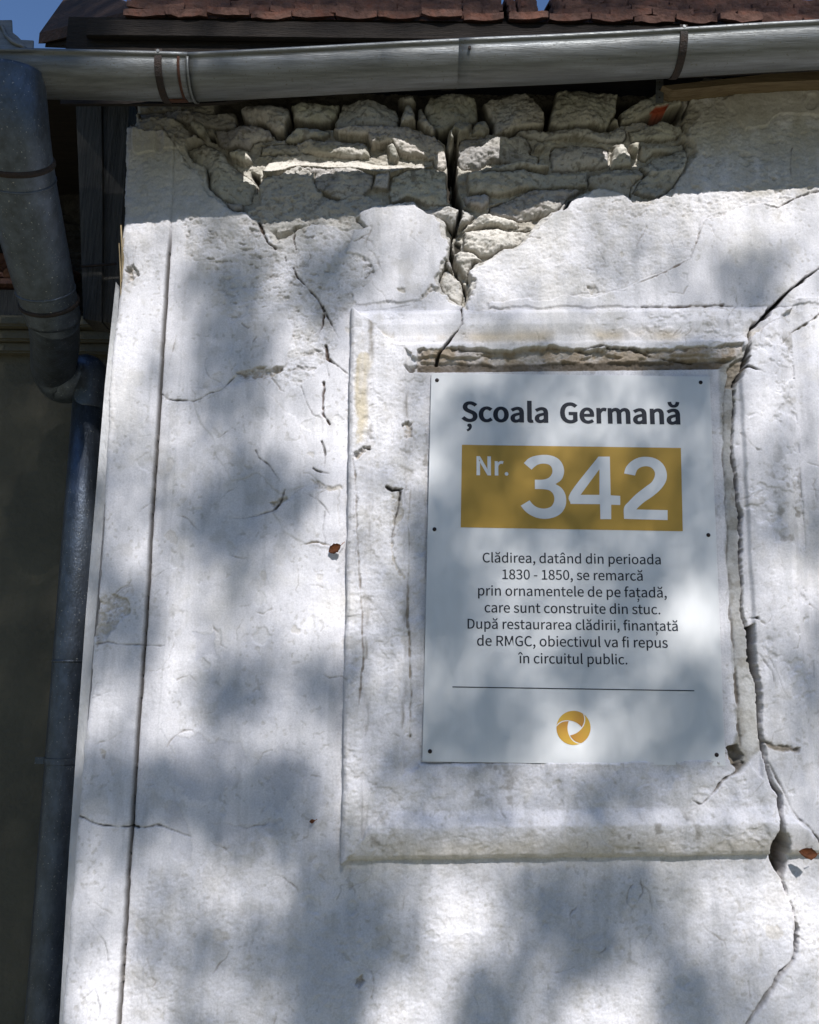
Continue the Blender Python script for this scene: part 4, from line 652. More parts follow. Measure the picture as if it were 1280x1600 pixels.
# hip end of the roof falling away to the left
bm = bmesh.new()
A, B, C_, D_ = at(60, 68, 0.10), at(120, -18, 0.45), Vector((E0.x + 0.05, 0.3, E0.z + 0.30)), Vector((E0.x + 0.03, -0.13, E0.z - 0.004))
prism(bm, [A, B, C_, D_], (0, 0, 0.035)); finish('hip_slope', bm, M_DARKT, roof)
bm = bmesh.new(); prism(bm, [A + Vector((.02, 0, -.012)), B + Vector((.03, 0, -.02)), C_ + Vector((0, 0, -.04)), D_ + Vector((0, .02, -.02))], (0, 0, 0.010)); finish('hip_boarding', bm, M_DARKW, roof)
# eave boards; the uneven lower edge of the fascia lets strips of sun on to the stones
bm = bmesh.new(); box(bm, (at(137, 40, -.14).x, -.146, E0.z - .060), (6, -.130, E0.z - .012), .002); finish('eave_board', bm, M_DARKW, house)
def g_bot(px): return 157.0 if px < 293 else 158 - 50 * (px - 293) / 987.0        # lower outline of the gutter in the photo
FY = -.126
bm = bmesh.new(); top = E0.z + 0.01; low = []
for p0, p1, up in ((100, 392, 0), (392, 690, 1), (690, 712, 0), (712, 812, 1), (812, 985, 0), (985, 1045, .7), (1045, 1640, 0)):
    for t in np.linspace(0, 1, 8):
        px_ = p0 + (p1 - p0) * t; z_ = at(px_, g_bot(px_) + (5 if px_ < 360 else -1), FY).z
        if up: z_ += .074 * up + .006 * math.sin(px_ * .07) + .004 * math.sin(px_ * .19)
        low.append(Vector((at(px_, 100, FY).x + .004 * 0, FY, z_)))
for i in range(len(low) - 1):
    a, b = low[i], low[i + 1]
    if b.x - a.x < 1e-4: b = b + Vector((.001, 0, 0))
    v = [bm.verts.new(q) for q in (a, b, (b.x, FY, top), (a.x, FY, top))]
    w_ = [bm.verts.new(Vector(q.co) + Vector((0, .010, 0))) for q in v]
    bm.faces.new(v); bm.faces.new(w_[::-1])
    for k in range(4): bm.faces.new((v[k], v[(k + 1) % 4], w_[(k + 1) % 4], w_[k]))
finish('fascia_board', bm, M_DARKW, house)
bm = bmesh.new(); pl_ = [at(1035, 134, -.045), at(1300, 104, -.045), at(1300, 124, -.045), at(1160, 130, -.045), at(1052, 141, -.045)]
prism(bm, [p for p in pl_], (0, .05, 0)); finish('wall_plate', bm, M_PLATE, house)
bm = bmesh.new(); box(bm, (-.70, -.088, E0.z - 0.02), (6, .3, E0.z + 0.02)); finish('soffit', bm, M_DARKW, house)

# ------------------------------------------------------------------ rain gutter
gut = thing('rain_gutter', 'weathered zinc half round rain gutter bending under the tiled eave', 'gutter', (GC[1].x, GC[1].y, GC[1].z))
def trough(bm, path, r, th=0.0016, n=22):
    rings = []
    for c in path:
        ring = []
        for k in range(n + 1):
            a = math.pi * k / n                       # back lip -> bottom -> front lip
            ring.append((c.x, c.y + r * math.cos(a), c.z - r * math.sin(a)))
        bead = [(c.x, c.y - r - .006 * math.sin(t), c.z + .006 - .006 * math.cos(t)) for t in np.linspace(0.3, 5.2, 8)]
        inner = [(c.x, c.y + (r - th) * math.cos(math.pi * k / n), c.z - (r - th) * math.sin(math.pi * k / n) + .0005) for k in range(n, -1, -1)]
        rings.append([bm.verts.new(q) for q in ring + bead + inner])
    m = len(rings[0])
    for a, b in zip(rings, rings[1:]):
        for k in range(m): bm.faces.new((a[k], a[(k + 1) % m], b[(k + 1) % m], b[k]))
    bm.faces.new(rings[0]); bm.faces.new(rings[-1][::-1])
def lerp_path(a, b, n, wob=0.0012):
    out = []
    for i in range(n + 1):
        t = i / n; p = a.lerp(b, t); p.z += wob * math.sin(7.3 * p.x + 1) ; p.y += wob * math.sin(5.1 * p.x); out.append(p)
    return out
bm = bmesh.new(); trough(bm, lerp_path(GC[0], GC[1], 14), GR); finish('trough', bm, M_ZINC, gut, True)
J = GC[1].lerp(GC[2], JT)
bm = bmesh.new(); trough(bm, lerp_path(GC[1], J, 24), GR * 0.985); finish('trough', bm, M_ZINC, gut, True)
bm = bmesh.new(); trough(bm, lerp_path(J - Vector((.03, 0, .0021)), GC[2] + (GC[2] - GC[1]) * 0.25, 30), GR * 1.0); finish('trough', bm, M_ZINC, gut, True)
def band(bm, c, r, w, a0, a1, th=.0025, n=20):
    pr = []
    for k in range(n + 1):
        a = a0 + (a1 - a0) * k / n
        pr.append((c.y + r * math.cos(a), c.z - r * math.sin(a)))
    pi_ = [(c.y + (y - c.y) * (1 + th / r), c.z + (z - c.z) * (1 + th / r)) for y, z in pr]
    A_ = [[bm.verts.new((c.x + sx, y, z)) for y, z in pr + pi_[::-1]] for sx in (-w / 2, w / 2)]
    m = len(A_[0])
    for k in range(m): bm.faces.new((A_[0][k], A_[0][(k + 1) % m], A_[1][(k + 1) % m], A_[1][k]))
    for k in range(n):
        for s_ in (0, 1): bm.faces.new((A_[s_][k], A_[s_][k + 1], A_[s_][m - 2 - k], A_[s_][m - 1 - k]))
def gut_c(px, Yg):                                    # gutter centre below a photo column
    for seg in ((GC[0], GC[1]), (GC[1], GC[2])):
        lo_, hi_ = 0.0, 1.3
        pa, pb = project(seg[0]), project(seg[1])
        if pa[0] <= px <= pb[0] + 200:
            for _ in range(40):
                mi = (lo_ + hi_) / 2
                if project(seg[0].lerp(seg[1], mi))[0] < px: lo_ = mi
                else: hi_ = mi
            if lo_ <= 1.001 or seg[0] == GC[1]: return seg[0].lerp(seg[1], lo_)
bm = bmesh.new(); band(bm, GC[1] + Vector((0, 0, 0)), GR * 1.004, .006, 0.3, math.pi, .003); finish('seam', bm, M_ZINC, gut, True)
for px, w_ in ((259, .017), (1056, .018)):
    c = gut_c(px, 0); bm = bmesh.new(); band(bm, c, GR * 1.012, w_, 0.25, math.pi * 1.0, .003)
    box(bm, (c.x - w_ / 2, c.y - GR * 1.045, c.z), (c.x + w_ / 2, c.y - GR * 1.012, c.z + .018))
    br = finish('gutter_bracket', bm, M_IRON, gut, False)
    bm = bmesh.new(); tube(bm, [(c.x, c.y - GR * 1.05, c.z + .010), (c.x, c.y - GR * 1.05 - .004, c.z + .010)], .004, 10); finish('rivet', bm, M_ZINC, br)
c = gut_c(278, 0); bm = bmesh.new(); band(bm, c, GR * 1.010, .045, math.pi * .36, math.pi * .46, .002); band(bm, c + Vector((.018, 0, 0)), GR * 1.012, .006, math.pi * .40, math.pi * 1.0, .002)
finish('rust_stained_clip', bm, M_RUST, gut)
c = gut_c(731, 0); bm = bmesh.new(); a = math.pi * .93
tube(bm, [c + Vector((0, GR * math.cos(a), -GR * math.sin(a))) * 1.0, c + Vector((0, (GR + .005) * math.cos(a), -(GR + .005) * math.sin(a)))], .0035, 10); finish('rivet', bm, M_IRON, gut)
# strap hanging from the wall plate
hs = thing('iron_strap', 'short perforated iron strap hanging below the gutter on the rubble', 'strap', at(1031, 120, -.03))
bm = bmesh.new(); a = [at(1026, 112, -.035), at(1037, 112, -.035), at(1037, 160, -.02), at(1025, 160, -.02)]; prism(bm, a, (0, .003, 0)); finish('strap', bm, M_ZINC, hs)
bm = bmesh.new()
for yy in (128, 140, 152): tube(bm, [at(1031, yy, -.0385), at(1031, yy, -.022)], .0022, 8)
finish('nail', bm, M_IRON, hs)

# ------------------------------------------------------------------ downpipe
dp = thing('downpipe', 'zinc downpipe with a wide swan neck and slim vertical run beside the house corner', 'downpipe', (at(60, 1600, .06).x, .06, 0))
swan = spline([at(8, 120, -.26), at(20, 215, -.22), at(40, 320, -.10), at(66, 430, .02), at(84, 500, .12)], 8)
rad = np.interp(np.linspace(0, 1, len(swan)), [0, .3, .55, .8, 1], [.088, .082, .080, .074, .070])
bm = bmesh.new(); tube(bm, swan, rad, 32); finish('swan_neck', bm, M_PIPE, dp, True)
def ring_at(path, rads, t, r_extra, wdt, name, m):
    i = int(t * (len(path) - 1)); d = (path[min(i + 1, len(path) - 1)] - path[i - 1]).normalized(); bm = bmesh.new()
    tube(bm, [path[i] - d * wdt, path[i] - d * wdt * .5, path[i] + d * wdt * .5, path[i] + d * wdt], [rads[i] + .001, rads[i] + r_extra, rads[i] + r_extra, rads[i] + .001], 32)
    return finish(name, bm, m, dp, True)
ring_at(swan, rad, .36, .005, .007, 'collar', M_IRON); ring_at(swan, rad, .88, .005, .006, 'collar', M_IRON)
ring_at(swan, rad, .42, .002, .003, 'joint_bead', M_PIPE); ring_at(swan, rad, .82, .002, .003, 'joint_bead', M_PIPE)
low_ = spline([at(84, 495, .12), at(86, 540, .26), at(84, 574, .40), at(94, 597, .45), at(111, 598, .45), at(127, 586, .45), at(138, 582, .45), at(142, 600, .45), at(139, 640, .45)], 10)
lr = np.interp(np.linspace(0, 1, len(low_)), [0, .25, .45, .8, 1], [.066, .064, .060, .053, .048])
bm = bmesh.new(); tube(bm, low_, lr, 28); finish('elbow', bm, M_PIPE, dp, True)
V0, V1 = at(141, 605, .45), at(68, 1600, .45); V2 = Vector((V1.x, .45, 0.05))
bm = bmesh.new(); tube(bm, [V0, V0.lerp(V1, .25), V0.lerp(V1, .5), V0.lerp(V1, .75), V1, V2], .048, 28); vp = finish('vertical_pipe', bm, M_PIPE, dp, True)
def on_v(py):
    return V0.lerp(V1, (py - 600) / 1000.0)
for py in (612, 1064):
    p = on_v(py); bm = bmesh.new(); tube(bm, [p + Vector((0, 0, .004)), p, p - Vector((0, 0, .004))], [.0483, .0503, .0483], 28); finish('joint_bead', bm, M_PIPE, dp, True)
p = on_v(1218); bm = bmesh.new(); tube(bm, [p + Vector((0, 0, .009)), p + Vector((0, 0, .008)), p - Vector((0, 0, .008)), p - Vector((0, 0, .009))], [.0486, .0515, .0515, .0486], 28)
box(bm, (p.x - .074, p.y - .012, p.z - .010), (p.x - .044, p.y - .008, p.z + .008)); box(bm, (p.x + .03, p.y + .01, p.z - .008), (p.x + .10, p.y + .014, p.z + .008)); finish('pipe_bracket', bm, M_PIPE, dp)

# ------------------------------------------------------------------ things round the corner
post = thing('timber_post', 'grey weathered timber post standing behind the house corner below the gutter', 'post', at(158, 500, .18))
bm = bmesh.new()
prism(bm, [at(118, 150, .18), at(158, 150, .18), at(160, 330, .18), at(158, 503, .18), at(130, 498, .18), at(124, 300, .18)], (0, .08, 0)); finish('board', bm, M_GREYW, post)
bm = bmesh.new(); prism(bm, [at(161, 150, .19), at(203, 150, .19), at(190, 340, .19), at(188, 420, .19), at(180, 505, .19), at(161, 503, .19), at(163, 330, .19)], (0, .08, 0)); finish('board', bm, M_GREYW, post)
bm = bmesh.new(); tube(bm, [at(128, 416, .17), at(182, 412, .17)], .004, 8); finish('iron_pin', bm, M_IRON, post)

nb = thing('neighbouring_house', 'shaded ochre house set back behind the downpipe with a clay tiled roof edge', 'house', (-1.5, .62, 0))
bm = bmesh.new(); zc = at(60, 556, .62).z
box(bm, (-4.2, .62, 0), (-.67, .9, zc)); nw = finish('wall', bm, M_BACK, nb)
bm = bmesh.new()
for k, (hh, dy) in enumerate(((.0, .03), (.035, .05), (.075, .075))):
    box(bm, (-4.2, .62 - dy, zc + hh), (-.68, .88, zc + hh + .037), .006)
finish('cornice', bm, M_BACK, nb)
bm = bmesh.new(); box(bm, (-4.2, .60, at(15, 506, .6).z), (at(38, 500, .6).x, .66, at(15, 452, .6).z), .003); gb = finish('eave_boarding', bm, M_GREYW, nb); gb['label'] = 'grey blue boarding under the tile edge'
bm = bmesh.new(); prism(bm, [(-4.2, .585, at(0, 446, .6).z), (at(33, 446, .6).x, .585, at(0, 446, .6).z), (at(33, 438, .6).x, .585, at(0, 438, .6).z), (-4.2, .585, at(0, 438, .6).z)], (0, .05, 0)); finish('batten', bm, M_TILE, nb)
for row in range(4):
    for k in range(7):
        x = at(34, 420, .6).x - k * .12 - (.06 if row % 2 else 0); z0_ = at(0, 434, .6).z + row * .055; y0_ = .585 + row * .075
        bm = bmesh.new(); tube(bm, [(x, y0_, z0_), (x, y0_ + .28, z0_ + .20)], .052, 16); bmesh.ops.scale(bm, verts=bm.verts, vec=(1, 1, .45), space=Matrix.Translation((-x, -y0_, -z0_)))
        finish('roof_tile', bm, M_TILE, nb, False)
gab = thing('rubble_gable', 'rubble gable toned dark for its shade, seen in the gap between downpipe and post', 'wall', (-1.2, .95, 0))
bm = bmesh.new(); bmesh.ops.create_grid(bm, x_segments=90, y_segments=110, size=0.5)
gr_ = random.Random(3)
for v in bm.verts:
    x, y = v.co.x * 3.2, v.co.y * 1.5
    h = 0.02 * math.sin(17 * x + 2 * math.sin(9 * y)) * math.sin(31 * y + 1.5 * math.sin(13 * x)) + gr_.uniform(-.012, .012)
    v.co = Vector((-2.25 + x, .95 + h, at(60, 126, .95).z - .75 + y))
finish('rubble', bm, M_DRUB, gab)
bm = bmesh.new(); box(bm, (-3.8, .30, at(30, 124, .3).z), (-.71, 1.2, at(30, 124, .3).z + .03)); finish('loft_boarding', bm, M_DARKW, gab)
bm = bmesh.new(); tube(bm, [at(57, 182, .55), at(80, 168, .6), at(140, 158, .5)], .012, 8); finish('rafter_edge', bm, M_DARKW, gab)

fl = thing('metal_flashing', 'pale zinc flashing sheet with a folded rib rising behind the gutter against the sky', 'flashing', at(20, 80, -.05))
bm = bmesh.new(); pg = [(-40, 32), (18, 31), (19, 50), (27, 56), (33, 62), (52, 63), (52, 95), (-40, 95)]
prism(bm, [at(x, y, -.05) for x, y in pg], (0, .004, 0)); finish('sheet', bm, M_ZINC, fl)
bm = bmesh.new(); tube(bm, [at(-10, 38, -.053), at(4, 42, -.053), at(9, 55, -.053), at(20, 66, -.053), at(34, 71, -.053), at(40, 77, -.053)], .0055, 10); finish('rib', bm, M_ZINC, fl, True)

# ------------------------------------------------------------------ the sign
SY = -0.0165
sign = thing('information_sign', 'white information sign with ochre number band screwed inside the stucco frame', 'sign', (at(892, 1193, SY).x, SY, at(892, 1193, SY).z))
cor = [at(674, 583, SY), at(1109, 588, SY), at(1134, 1197, SY), at(660, 1190, SY)]
bm = bmesh.new(); prism(bm, cor, (0, .004, 0))
bmesh.ops.bevel(bm, geom=bm.edges[:], offset=.0005, segments=1, affect='EDGES'); panel = finish('panel', bm, M_PANEL, sign)
def flat(name, loops, m, lift, parent=sign):
    """loops: closed outlines in photo pixels on the sign plane; holes are found by the even-odd fill"""
    cu = bpy.data.curves.new(name, 'CURVE'); cu.dimensions = '2D'; cu.fill_mode = 'BOTH'
    for lp_ in loops:
        sp = cu.splines.new('POLY'); sp.points.add(len(lp_) - 1); sp.use_cyclic_u = True
        for q, p in zip(sp.points, lp_): q.co = (p[0], p[1], 0, 1)
    tmp = bpy.data.objects.new(name, cu); COL.objects.link(tmp)
    dg = bpy.context.evaluated_depsgraph_get()
    me = bpy.data.meshes.new_from_object(tmp.evaluated_get(dg)); bpy.data.objects.remove(tmp); bpy.data.curves.remove(cu)
    me.name = name
    for v in me.vertices:
        v.co = Vector((v.co.x, SY - lift, v.co.y)) - sign.location
    me.materials.clear(); me.materials.append(m)
    return link(bpy.data.objects.new(name, me), parent)
def P2(px, py):
    v = at(px, py, SY); return (v.x, v.z)
def embolden(splines, ex, ey):
    if not (ex or ey): return splines
    def area(s): return sum(s[i][0] * s[(i + 1) % len(s)][1] - s[(i + 1) % len(s)][0] * s[i][1] for i in range(len(s)))
    big = max(splines, key=lambda s: abs(area(s))); sg = 1 if area(big) > 0 else -1
    out = []
    for s in splines:
        n = len(s); o = []
        for i in range(n):
            a, b, c = np.array(s[i - 1], float), np.array(s[i], float), np.array(s[(i + 1) % n], float)
            t1, t2 = b - a, c - b; t1 /= np.linalg.norm(t1) + 1e-9; t2 /= np.linalg.norm(t2) + 1e-9
            n1, n2 = np.array((t1[1], -t1[0])), np.array((t2[1], -t2[0])); m = n1 + n2; m /= max(np.dot(m, m) / 2, 0.7)
            q_ = 1.0 if abs(area(s)) > 40000 else .25; o.append((b[0] + sg * m[0] * ex * q_, b[1] + sg * m[1] * ey * q_))
        out.append(o)
    return out
def glyph(ch, ex, ey):
    comp = {'ș': 's', 'Ș': 'S', 'ț': 't'}
    if ch in comp:
        adv, sp = GLYPHS[comp[ch]]; cm = GLYPHS[','][1]
        dx = adv / 2 - 128; cc = [[(x * .85 + dx, y * .85 - 210) for x, y in s] for s in cm]
        return adv, embolden(sp, ex, ey) + embolden(cc, ex * .6, ey * .6)
    adv, sp = GLYPHS[ch]; return adv, embolden(sp, ex, ey) if sp else []
def text(name, s, p0, p1, m, lift, ex=0, ey=0, vs=1.0, track=0, word=0, parent=sign):
    """set s between two baseline ends given in photo pixels (ink edge to ink edge)"""
    pen = 0; loops = []
    for ch in s:
        adv, sp = glyph(ch, ex, ey)
        loops += [[(x + pen, y) for x, y in q] for q in sp]; pen += adv + track + (word if ch == ' ' else 0)
    xs = [x for q in loops for x, y in q]; a, b = min(xs), max(xs)
    A_, B_ = np.array(P2(*p0)), np.array(P2(*p1)); t = (B_ - A_); sc_ = np.linalg.norm(t) / (b - a); t /= np.linalg.norm(t); n_ = np.array((-t[1], t[0]))
    return flat(name, [[tuple(A_ + t * (x - a) * sc_ + n_ * y * sc_ * vs) for x, y in q] for q in loops], m, lift, parent)
text('heading_text', 'Școala', (721, 658), (857, 659.8), M_INK, .0006, 40, 24, 1.0, 26, 0, panel)
text('heading_text', 'Germană', (875.5, 660), (1063.5, 662.5), M_INK, .0006, 40, 24, 1.0, 26, 0, panel)
band_ = flat('number_band', [[P2(722, 695), P2(1064, 700), P2(1067, 830), P2(720, 824)]], M_GOLD, .0006, panel)
text('number_text', 'Nr.', (744.7, 742), (794.5, 742.8), M_WHITE, .0011, 26, 16, 1.02, 10, 0, panel)
def smooth_loop(raw, ox, oy, s, corner=38):
    P_ = [np.array((raw[i], raw[i + 1]), float) for i in range(0, len(raw), 2)]; n = len(P_); cr = []
    for i in range(n):
        a, b = P_[i] - P_[i - 1], P_[(i + 1) % n] - P_[i]
        cr.append(abs(math.degrees(math.atan2(a[0] * b[1] - a[1] * b[0], np.dot(a, b)))) > corner)
    out = []
    for i in range(n):
        p1, p2 = P_[i], P_[(i + 1) % n]; p0 = P_[i - 1] if not cr[i] else p1 - (p2 - p1); p3 = P_[(i + 2) % n] if not cr[(i + 1) % n] else p2 + (p2 - p1)
        k = 1 if (cr[i] and cr[(i + 1) % n]) else 5
        for j in range(k):
            t = j / k; q = 0.5 * ((2 * p1) + (p2 - p0) * t + (2 * p0 - 5 * p1 + 4 * p2 - p3) * t * t + (3 * p1 - p0 - 3 * p2 + p3) * t ** 3)
            out.append(P2(ox + q[0] / s, oy + q[1] / s))
    return out
d3 = (88,160,120,128,165,108,230,99,290,104,340,126,372,163,386,210,382,250,362,288,322,315,365,342,393,385,402,435,394,485,365,530,320,558,255,573,185,565,125,537,88,505,65,475,130,436,160,470,195,490,240,497,285,485,308,455,314,420,303,385,275,361,230,353,170,352,170,283,230,282,270,270,294,243,300,215,290,185,265,168,225,164,185,175,145,208)
d4 = (640,112,725,112,731,398,802,403,802,470,735,468,735,575,655,575,652,464,434,462,434,378); d4h = (508,395,648,395,648,205)
d2 = (830,237,845,190,880,150,930,122,985,113,1045,120,1095,145,1130,185,1147,240,1140,295,1105,350,1050,400,985,445,945,478,920,503,1153,508,1153,582,830,573,830,490,865,445,920,390,990,335,1035,300,1058,255,1055,220,1030,192,990,183,950,193,925,215,912,252)
flat('number_text', [smooth_loop(q, 800, 690, 4.7407) for q in (d3, d4, d4h, d2)], M_WHITE, .0011, panel)
bp_ = lambda x, y: (640 + x / 2.370, 560 + y / 2.370)
for s, x0, x1, y in (('Clădirea, datând din perioada', 271, 931, 757.5), ('1830 - 1850, se remarcă', 344, 864, 819), ('prin ornamentele de pe fațadă,', 254, 953, 880), ('care sunt construite din stuc.', 278, 929, 942.5),
                     ('După restaurarea clădirii, finanțată', 215, 994, 1003), ('de RMGC, obiectivul va fi repus', 250, 957, 1066), ('în circuitul public.', 402, 807, 1130)):
    e = 0.0115 * (x1 - x0) / 2
    text('body_text', s, bp_(x0, y - e * .6), bp_(x1, y + e * 1.4), M_INK, .0006, 9, 6, 1.0, 0, 0, panel)
flat('rule_line', [[P2(707, 1072.6), P2(1085, 1078.6), P2(1085, 1080.1), P2(707, 1074.1)]], M_INK, .0006, panel)
# emblem: three blades chasing each other round a ring, each fading from yellow to brown
def logo_material():
    m = bpy.data.materials.new('emblem_print'); n, l, b = nodes_of(m); a = n.new('ShaderNodeAttribute'); a.attribute_name = 'ink'
    l.new(a.outputs['Color'], b.inputs['Base Color']); b.inputs['Roughness'].default_value = .42; return m
M_LOGO = logo_material()
inner_ = spline([(318, 466, 0), (352, 424, 0), (400, 394, 0), (450, 379, 0), (505, 377, 0), (575, 388, 0), (640, 413, 0), (695, 450, 0), (738, 492, 0)], 4)
outer_ = [(600 + 285 * math.cos(R(a)), 505 - 285 * math.sin(R(a)), 0) for a in np.linspace(172, 56, 22)]
outer_ += [tuple(v) for v in spline([(761, 271, 0), (776, 330, 0), (778, 385, 0), (764, 440, 0), (738, 492, 0)], 3)[1:]]
def resample(p, n):
    p = np.array([tuple(q)[:2] for q in p]); L_ = np.r_[0, np.cumsum(np.hypot(*np.diff(p, axis=0).T))]; t = np.linspace(0, L_[-1], n)
    return np.c_[np.interp(t, L_, p[:, 0]), np.interp(t, L_, p[:, 1])]
ii, oo = resample(inner_, 36), resample(outer_, 36)
emblem = None
for k in range(3):
    a = R(120 * k); ca, sa = math.cos(a), math.sin(a); bm = bmesh.new(); rows = []
    for j in range(36):
        row = []
        for q in (ii[j], oo[j]):
            x, y = q[0] - 600, q[1] - 505; X_, Y_ = x * ca - y * sa, x * sa + y * ca
            px_, pz_ = P2(840 + (600 + X_) / 10.667, 1090 + (505 + Y_) / 10.667); row.append(bm.verts.new((px_, SY - .0006, pz_)))
        rows.append(row)
    for j in range(35):
        try: bm.faces.new((rows[j][0], rows[j][1], rows[j + 1][1], rows[j + 1][0]))
        except ValueError: pass
    bm.verts.index_update(); col = []
    for j in range(36):
        t = (j / 35) ** 1.1; c = np.array((.62, .40, .055)) * (1 - t) + np.array((.42, .19, .035)) * t
        col += [c, c]
    o = finish('emblem_blade', bm, M_LOGO, panel); ca_ = o.data.color_attributes.new('ink', 'FLOAT_COLOR', 'POINT')
    ca_.data.foreach_set('color', np.concatenate([np.array(col), np.ones((72, 1))], 1).astype(np.float32).ravel())
for px, py in ((683, 594), (1095, 597.5), (679, 827), (1107, 836), (672, 1174), (1120, 1179.5)):
    p = at(px, py, SY); bm = bmesh.new(); bmesh.ops.create_uvsphere(bm, u_segments=14, v_segments=8, radius=.0050)
    for v in bm.verts: v.co = Vector((p.x + v.co.x, SY - .0004 + v.co.y * .45, p.z + v.co.z))
    finish('screw', bm, M_SCREW, sign, True)

# ------------------------------------------------------------------ dry leaves caught on cobweb threads
def dry_leaf(label, px, py, Y, size, ang, seed):
    c = at(px, py, Y); t = thing('dry_leaf', label, 'leaf', c, 'dry leaves caught in cobwebs'); rg = random.Random(seed)
    bm = bmesh.new(); n = 10; rows = []
    for i in range(n + 1):
        u = i / n; w_ = size * .34 * math.sin(math.pi * u) ** .8 * (1 + rg.uniform(-.15, .15)); r_ = []
        for s_ in (-1, -.5, 0, .5, 1):
            x, z = (u - .5) * size, s_ * w_; y = -.35 * abs(s_) * w_ + .18 * size * math.sin(3 * u + seed) + rg.uniform(-1, 1) * size * .02
            r_.append(bm.verts.new((c.x + x * math.cos(ang) - z * math.sin(ang), c.y + y, c.z + x * math.sin(ang) + z * math.cos(ang))))
        rows.append(r_)
    for a_, b_ in zip(rows, rows[1:]):
        for k in range(4): bm.faces.new((a_[k], a_[k + 1], b_[k + 1], b_[k]))
    bmesh.ops.solidify(bm, geom=bm.faces[:], thickness=.0006)
    finish('blade', bm, M_LEAF, t, True)
    bm = bmesh.new(); e = Vector((c.x + math.cos(ang) * size * .5, c.y, c.z + math.sin(ang) * size * .5))
    tube(bm, [e, e + Vector((math.cos(ang + .3) * size * .35, .003, math.sin(ang + .3) * size * .35))], .0008, 6); finish('stalk', bm, M_LEAF, t)
dry_leaf('curled orange dry leaf hanging by the left edge of the stucco frame', 523, 857, -.014, .034, .5, 1)
dry_leaf('small orange dry leaf caught beside the hole at the lower right of the frame', 1263, 1333, -.040, .036, -.1, 2)
dry_leaf('shrivelled brown leaf scrap on the plaster below the frame corner', 488, 1283, -.005, .013, .2, 4)

# ------------------------------------------------------------------ the tree behind the viewer whose shade dapples the wall
ROWS = ["11111111111111", "11111111111111", "eeeeeeeeeeeeee", "eeeeeeeeeeeeee", "ebababcddbbcdc", "cb7a8abdcbaa9b", "db7bbdbaabbbbc", "da8bceb98998bc", "bb9beda78888ab", "9b79cca7667799", "997bcc88777899", "9bacdb89987bbc", "9dbbdb78989eba", "be9a9b879798d9", "bcbbca67ac98ba", "7878baa9b99abb", "a9989aaabaaabb", "bbba79dd877bdd", "ba9877dd97abcd", "dba96dc8acd9ac", "dba96dc8acd9ac", "dba96dc8acd9ac"]
SUNNY = {'1': .02, '2': .03, '4': .001, '6': .03, '7': .045, '8': .08, '9': .15, 'a': .25, 'b': .42, 'c': .62, 'd': .90, 'e': .985}     # share of the sun that gets through
TR = np.array([[SUNNY[c] for c in '444' + ('4' if k_ < 6 else r[0]) + r + r[-1] * 2] for k_, r in enumerate(ROWS)])      # columns from x = -120 in steps of 80
TB = np.pad(TR, 1, mode='edge'); TB = sum(TB[1 + a:TB.shape[0] - 1 + a, 1 + b:TB.shape[1] - 1 + b] for a in (-1, 0, 1) for b in (-1, 0, 1)) / 9
DENS = -np.log(np.clip(TR + 0.65 * (TR - TB), 0.001, 0.985))        # sharpened, because the sun's own width blurs the shade again
def foliage():
    rs = np.random.RandomState(77); n_try = 420000
    px = rs.uniform(-330, 1400, n_try); py = rs.uniform(-260, 1720, n_try)
    u = np.clip((px + 120) / 80, 0, DENS.shape[1] - 1.001); v = np.clip((py - 40) / 80, 0, DENS.shape[0] - 1.001)
    iu, iv = u.astype(int), v.astype(int); fu, fv = u - iu, v - iv
    d = (DENS[iv, iu] * (1 - fu) + DENS[iv, iu + 1] * fu) * (1 - fv) + (DENS[iv + 1, iu] * (1 - fu) + DENS[iv + 1, iu + 1] * fu) * fv
    # area of the wall patch seen square to the sun, shared among the trials
    a0, a1, a2 = at(-330, 1720), at(1400, 1720), at(640, -260)
    area = (a1.x - a0.x) * (a2.z - a0.z) * abs(S.y)
    leaf = 0.033; mean_proj = leaf * leaf * 0.62 * 0.5
    need = d * area / n_try / mean_proj
    ok = rs.uniform(0, 1, n_try) < need
    px, py = px[ok], py[ok]; n = len(px)
    dirs = np.stack([px - 640, py - 800, np.full(n, F)], 1); X = dirs @ RGT; Yv = dirs @ NRM; Z = dirs @ UP; s = D / Yv
    P = np.stack([X * s, np.zeros(n), Z * s + CAM_Z], 1) + np.array(S)[None] * rs.uniform(7.2, 9.2, n)[:, None]
    # the rest of the crown, outside the part whose shade reaches this wall
    c0 = np.array([0.1, 0, 2.0]) + np.array(S) * 8.2
    q = rs.normal(0, 1, (9000, 3)); q /= np.linalg.norm(q, axis=1)[:, None]; q = q * (2.6 + 1.6 * rs.uniform(0, 1, (9000, 1)) ** .5) * np.array([1.15, 1.0, .9])
    rel = q + np.array([0, -.5, .8]); t = rel - np.outer(rel @ np.array(S), np.array(S))
    P = np.concatenate([P, (c0 + rel)[np.linalg.norm(t, axis=1) > 2.75]])
    n = len(P); a = rs.normal(0, 1, (n, 3)); a /= np.linalg.norm(a, axis=1)[:, None]
    b = np.cross(a, rs.normal(0, 1, (n, 3))); b /= np.linalg.norm(b, axis=1)[:, None]
    sz = leaf * rs.uniform(.75, 1.25, (n, 1)) / 2
    V = np.stack([P - a * sz * 1.25, P - b * sz * .62, P + a * sz * 1.25, P + b * sz * .62], 1).reshape(-1, 3)
    return V, n, P
LV, LN, LP = foliage()
tree = thing('shade_tree', 'tall broadleaf tree standing in the yard facing the wall', 'tree', (2.4, -7.6, 0))
me = bpy.data.meshes.new('crown'); me.vertices.add(len(LV)); me.vertices.foreach_set('co', (LV - np.array(tree.location)).astype(np.float32).ravel())
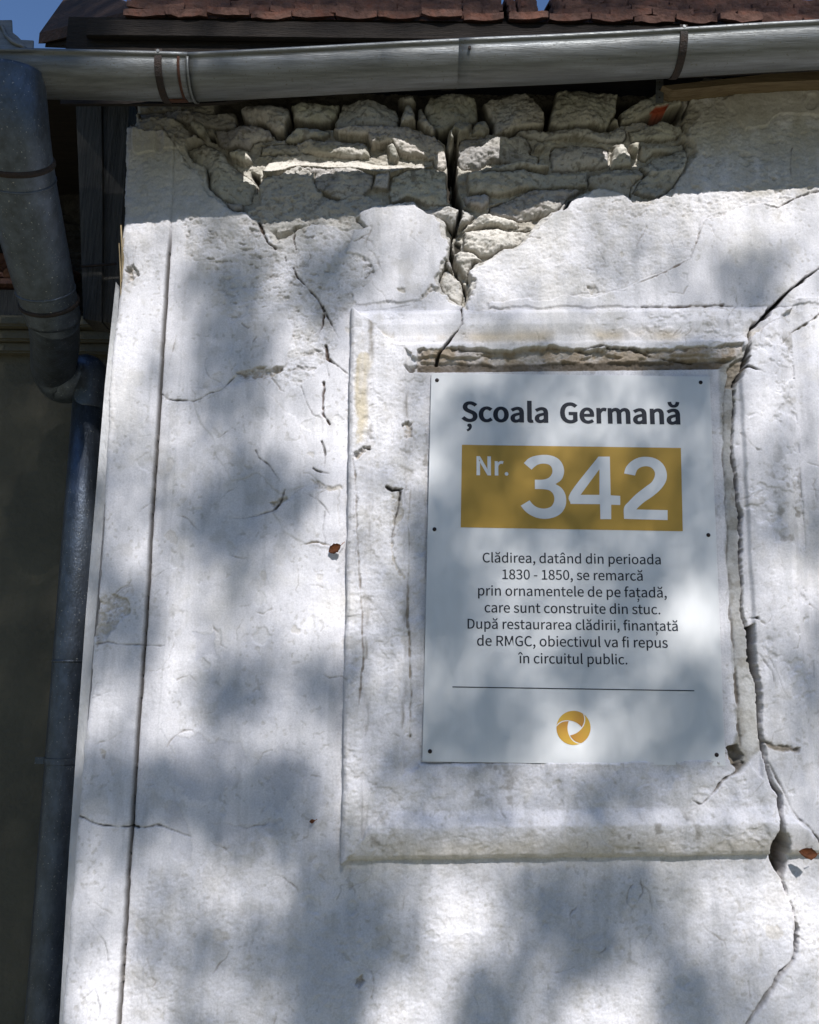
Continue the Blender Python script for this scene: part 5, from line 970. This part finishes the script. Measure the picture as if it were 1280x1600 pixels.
me.loops.add(len(LV)); me.loops.foreach_set('vertex_index', np.arange(len(LV), dtype=np.int32)); me.polygons.add(LN); me.polygons.foreach_set('loop_start', np.arange(0, len(LV), 4, dtype=np.int32)); me.update(calc_edges=True)
me.materials.append(M_CROWN); link(bpy.data.objects.new('crown', me), tree)
bm = bmesh.new(); tb = Vector((2.4, -7.6, 0)); fork = Vector((2.2, -7.7, 3.9))
tube(bm, spline([tb, (2.45, -7.7, 1.2), (2.3, -7.65, 2.6), fork], 5), np.linspace(.24, .15, 16), 14)
rt = random.Random(9)
HIT = LP - np.array(S)[None] * (LP[:, 1] / S.y)[:, None]; SIDE = LP[(HIT[:, 0] < -1.7) | (HIT[:, 0] > 2.1) | (HIT[:, 2] < 0.0)]      # limbs carry the outer crown
for k in range(11):
    e = Vector(SIDE[rt.randrange(len(SIDE))]); m_ = fork.lerp(e, .5) + Vector((rt.uniform(-.2, .2), -.5, rt.uniform(-.4, -.1)))
    tube(bm, spline([fork, m_, e], 6), np.linspace(.08, .012, 13), 8)
finish('trunk', bm, M_BARK, tree, True)
# an unseen belt of trees, added across the yard to block low sky light
rb = np.random.RandomState(21); nb_ = 26000
th = rb.uniform(R(-100), R(100), nb_); rad_ = rb.uniform(20, 27, nb_)
top_ = 13.5 + 3.0 * np.sin(th * 7.0) + 2.0 * np.sin(th * 17 + 1); top_ = np.where(np.abs(th - R(SUN_AZ)) < R(24), np.minimum(top_, 11.0), top_)
zz_ = top_ * rb.uniform(0, 1, nb_) ** .8; PB = np.stack([rad_ * np.sin(th), -rad_ * np.cos(th), zz_], 1)
a = rb.normal(0, 1, (nb_, 3)); a /= np.linalg.norm(a, axis=1)[:, None]; b = np.cross(a, rb.normal(0, 1, (nb_, 3))); b /= np.linalg.norm(b, axis=1)[:, None]
sz = rb.uniform(.16, .34, (nb_, 1)); VB = np.stack([PB - a * sz, PB - b * sz * .6, PB + a * sz, PB + b * sz * .6], 1).reshape(-1, 3)
me = bpy.data.meshes.new('sky_block_tree_belt'); me.vertices.add(len(VB)); me.vertices.foreach_set('co', VB.astype(np.float32).ravel()); me.loops.add(len(VB)); me.loops.foreach_set('vertex_index', np.arange(len(VB), dtype=np.int32))
me.polygons.add(nb_); me.polygons.foreach_set('loop_start', np.arange(0, len(VB), 4, dtype=np.int32)); me.update(calc_edges=True); me.materials.append(M_CROWN)
tag(link(bpy.data.objects.new('sky_block_tree_belt', me)), 'unseen belt of leafy trees added across the yard to block the low sky', 'trees', kind='stuff')
print('LEAVES', LN, 'verts', NX * NZ)
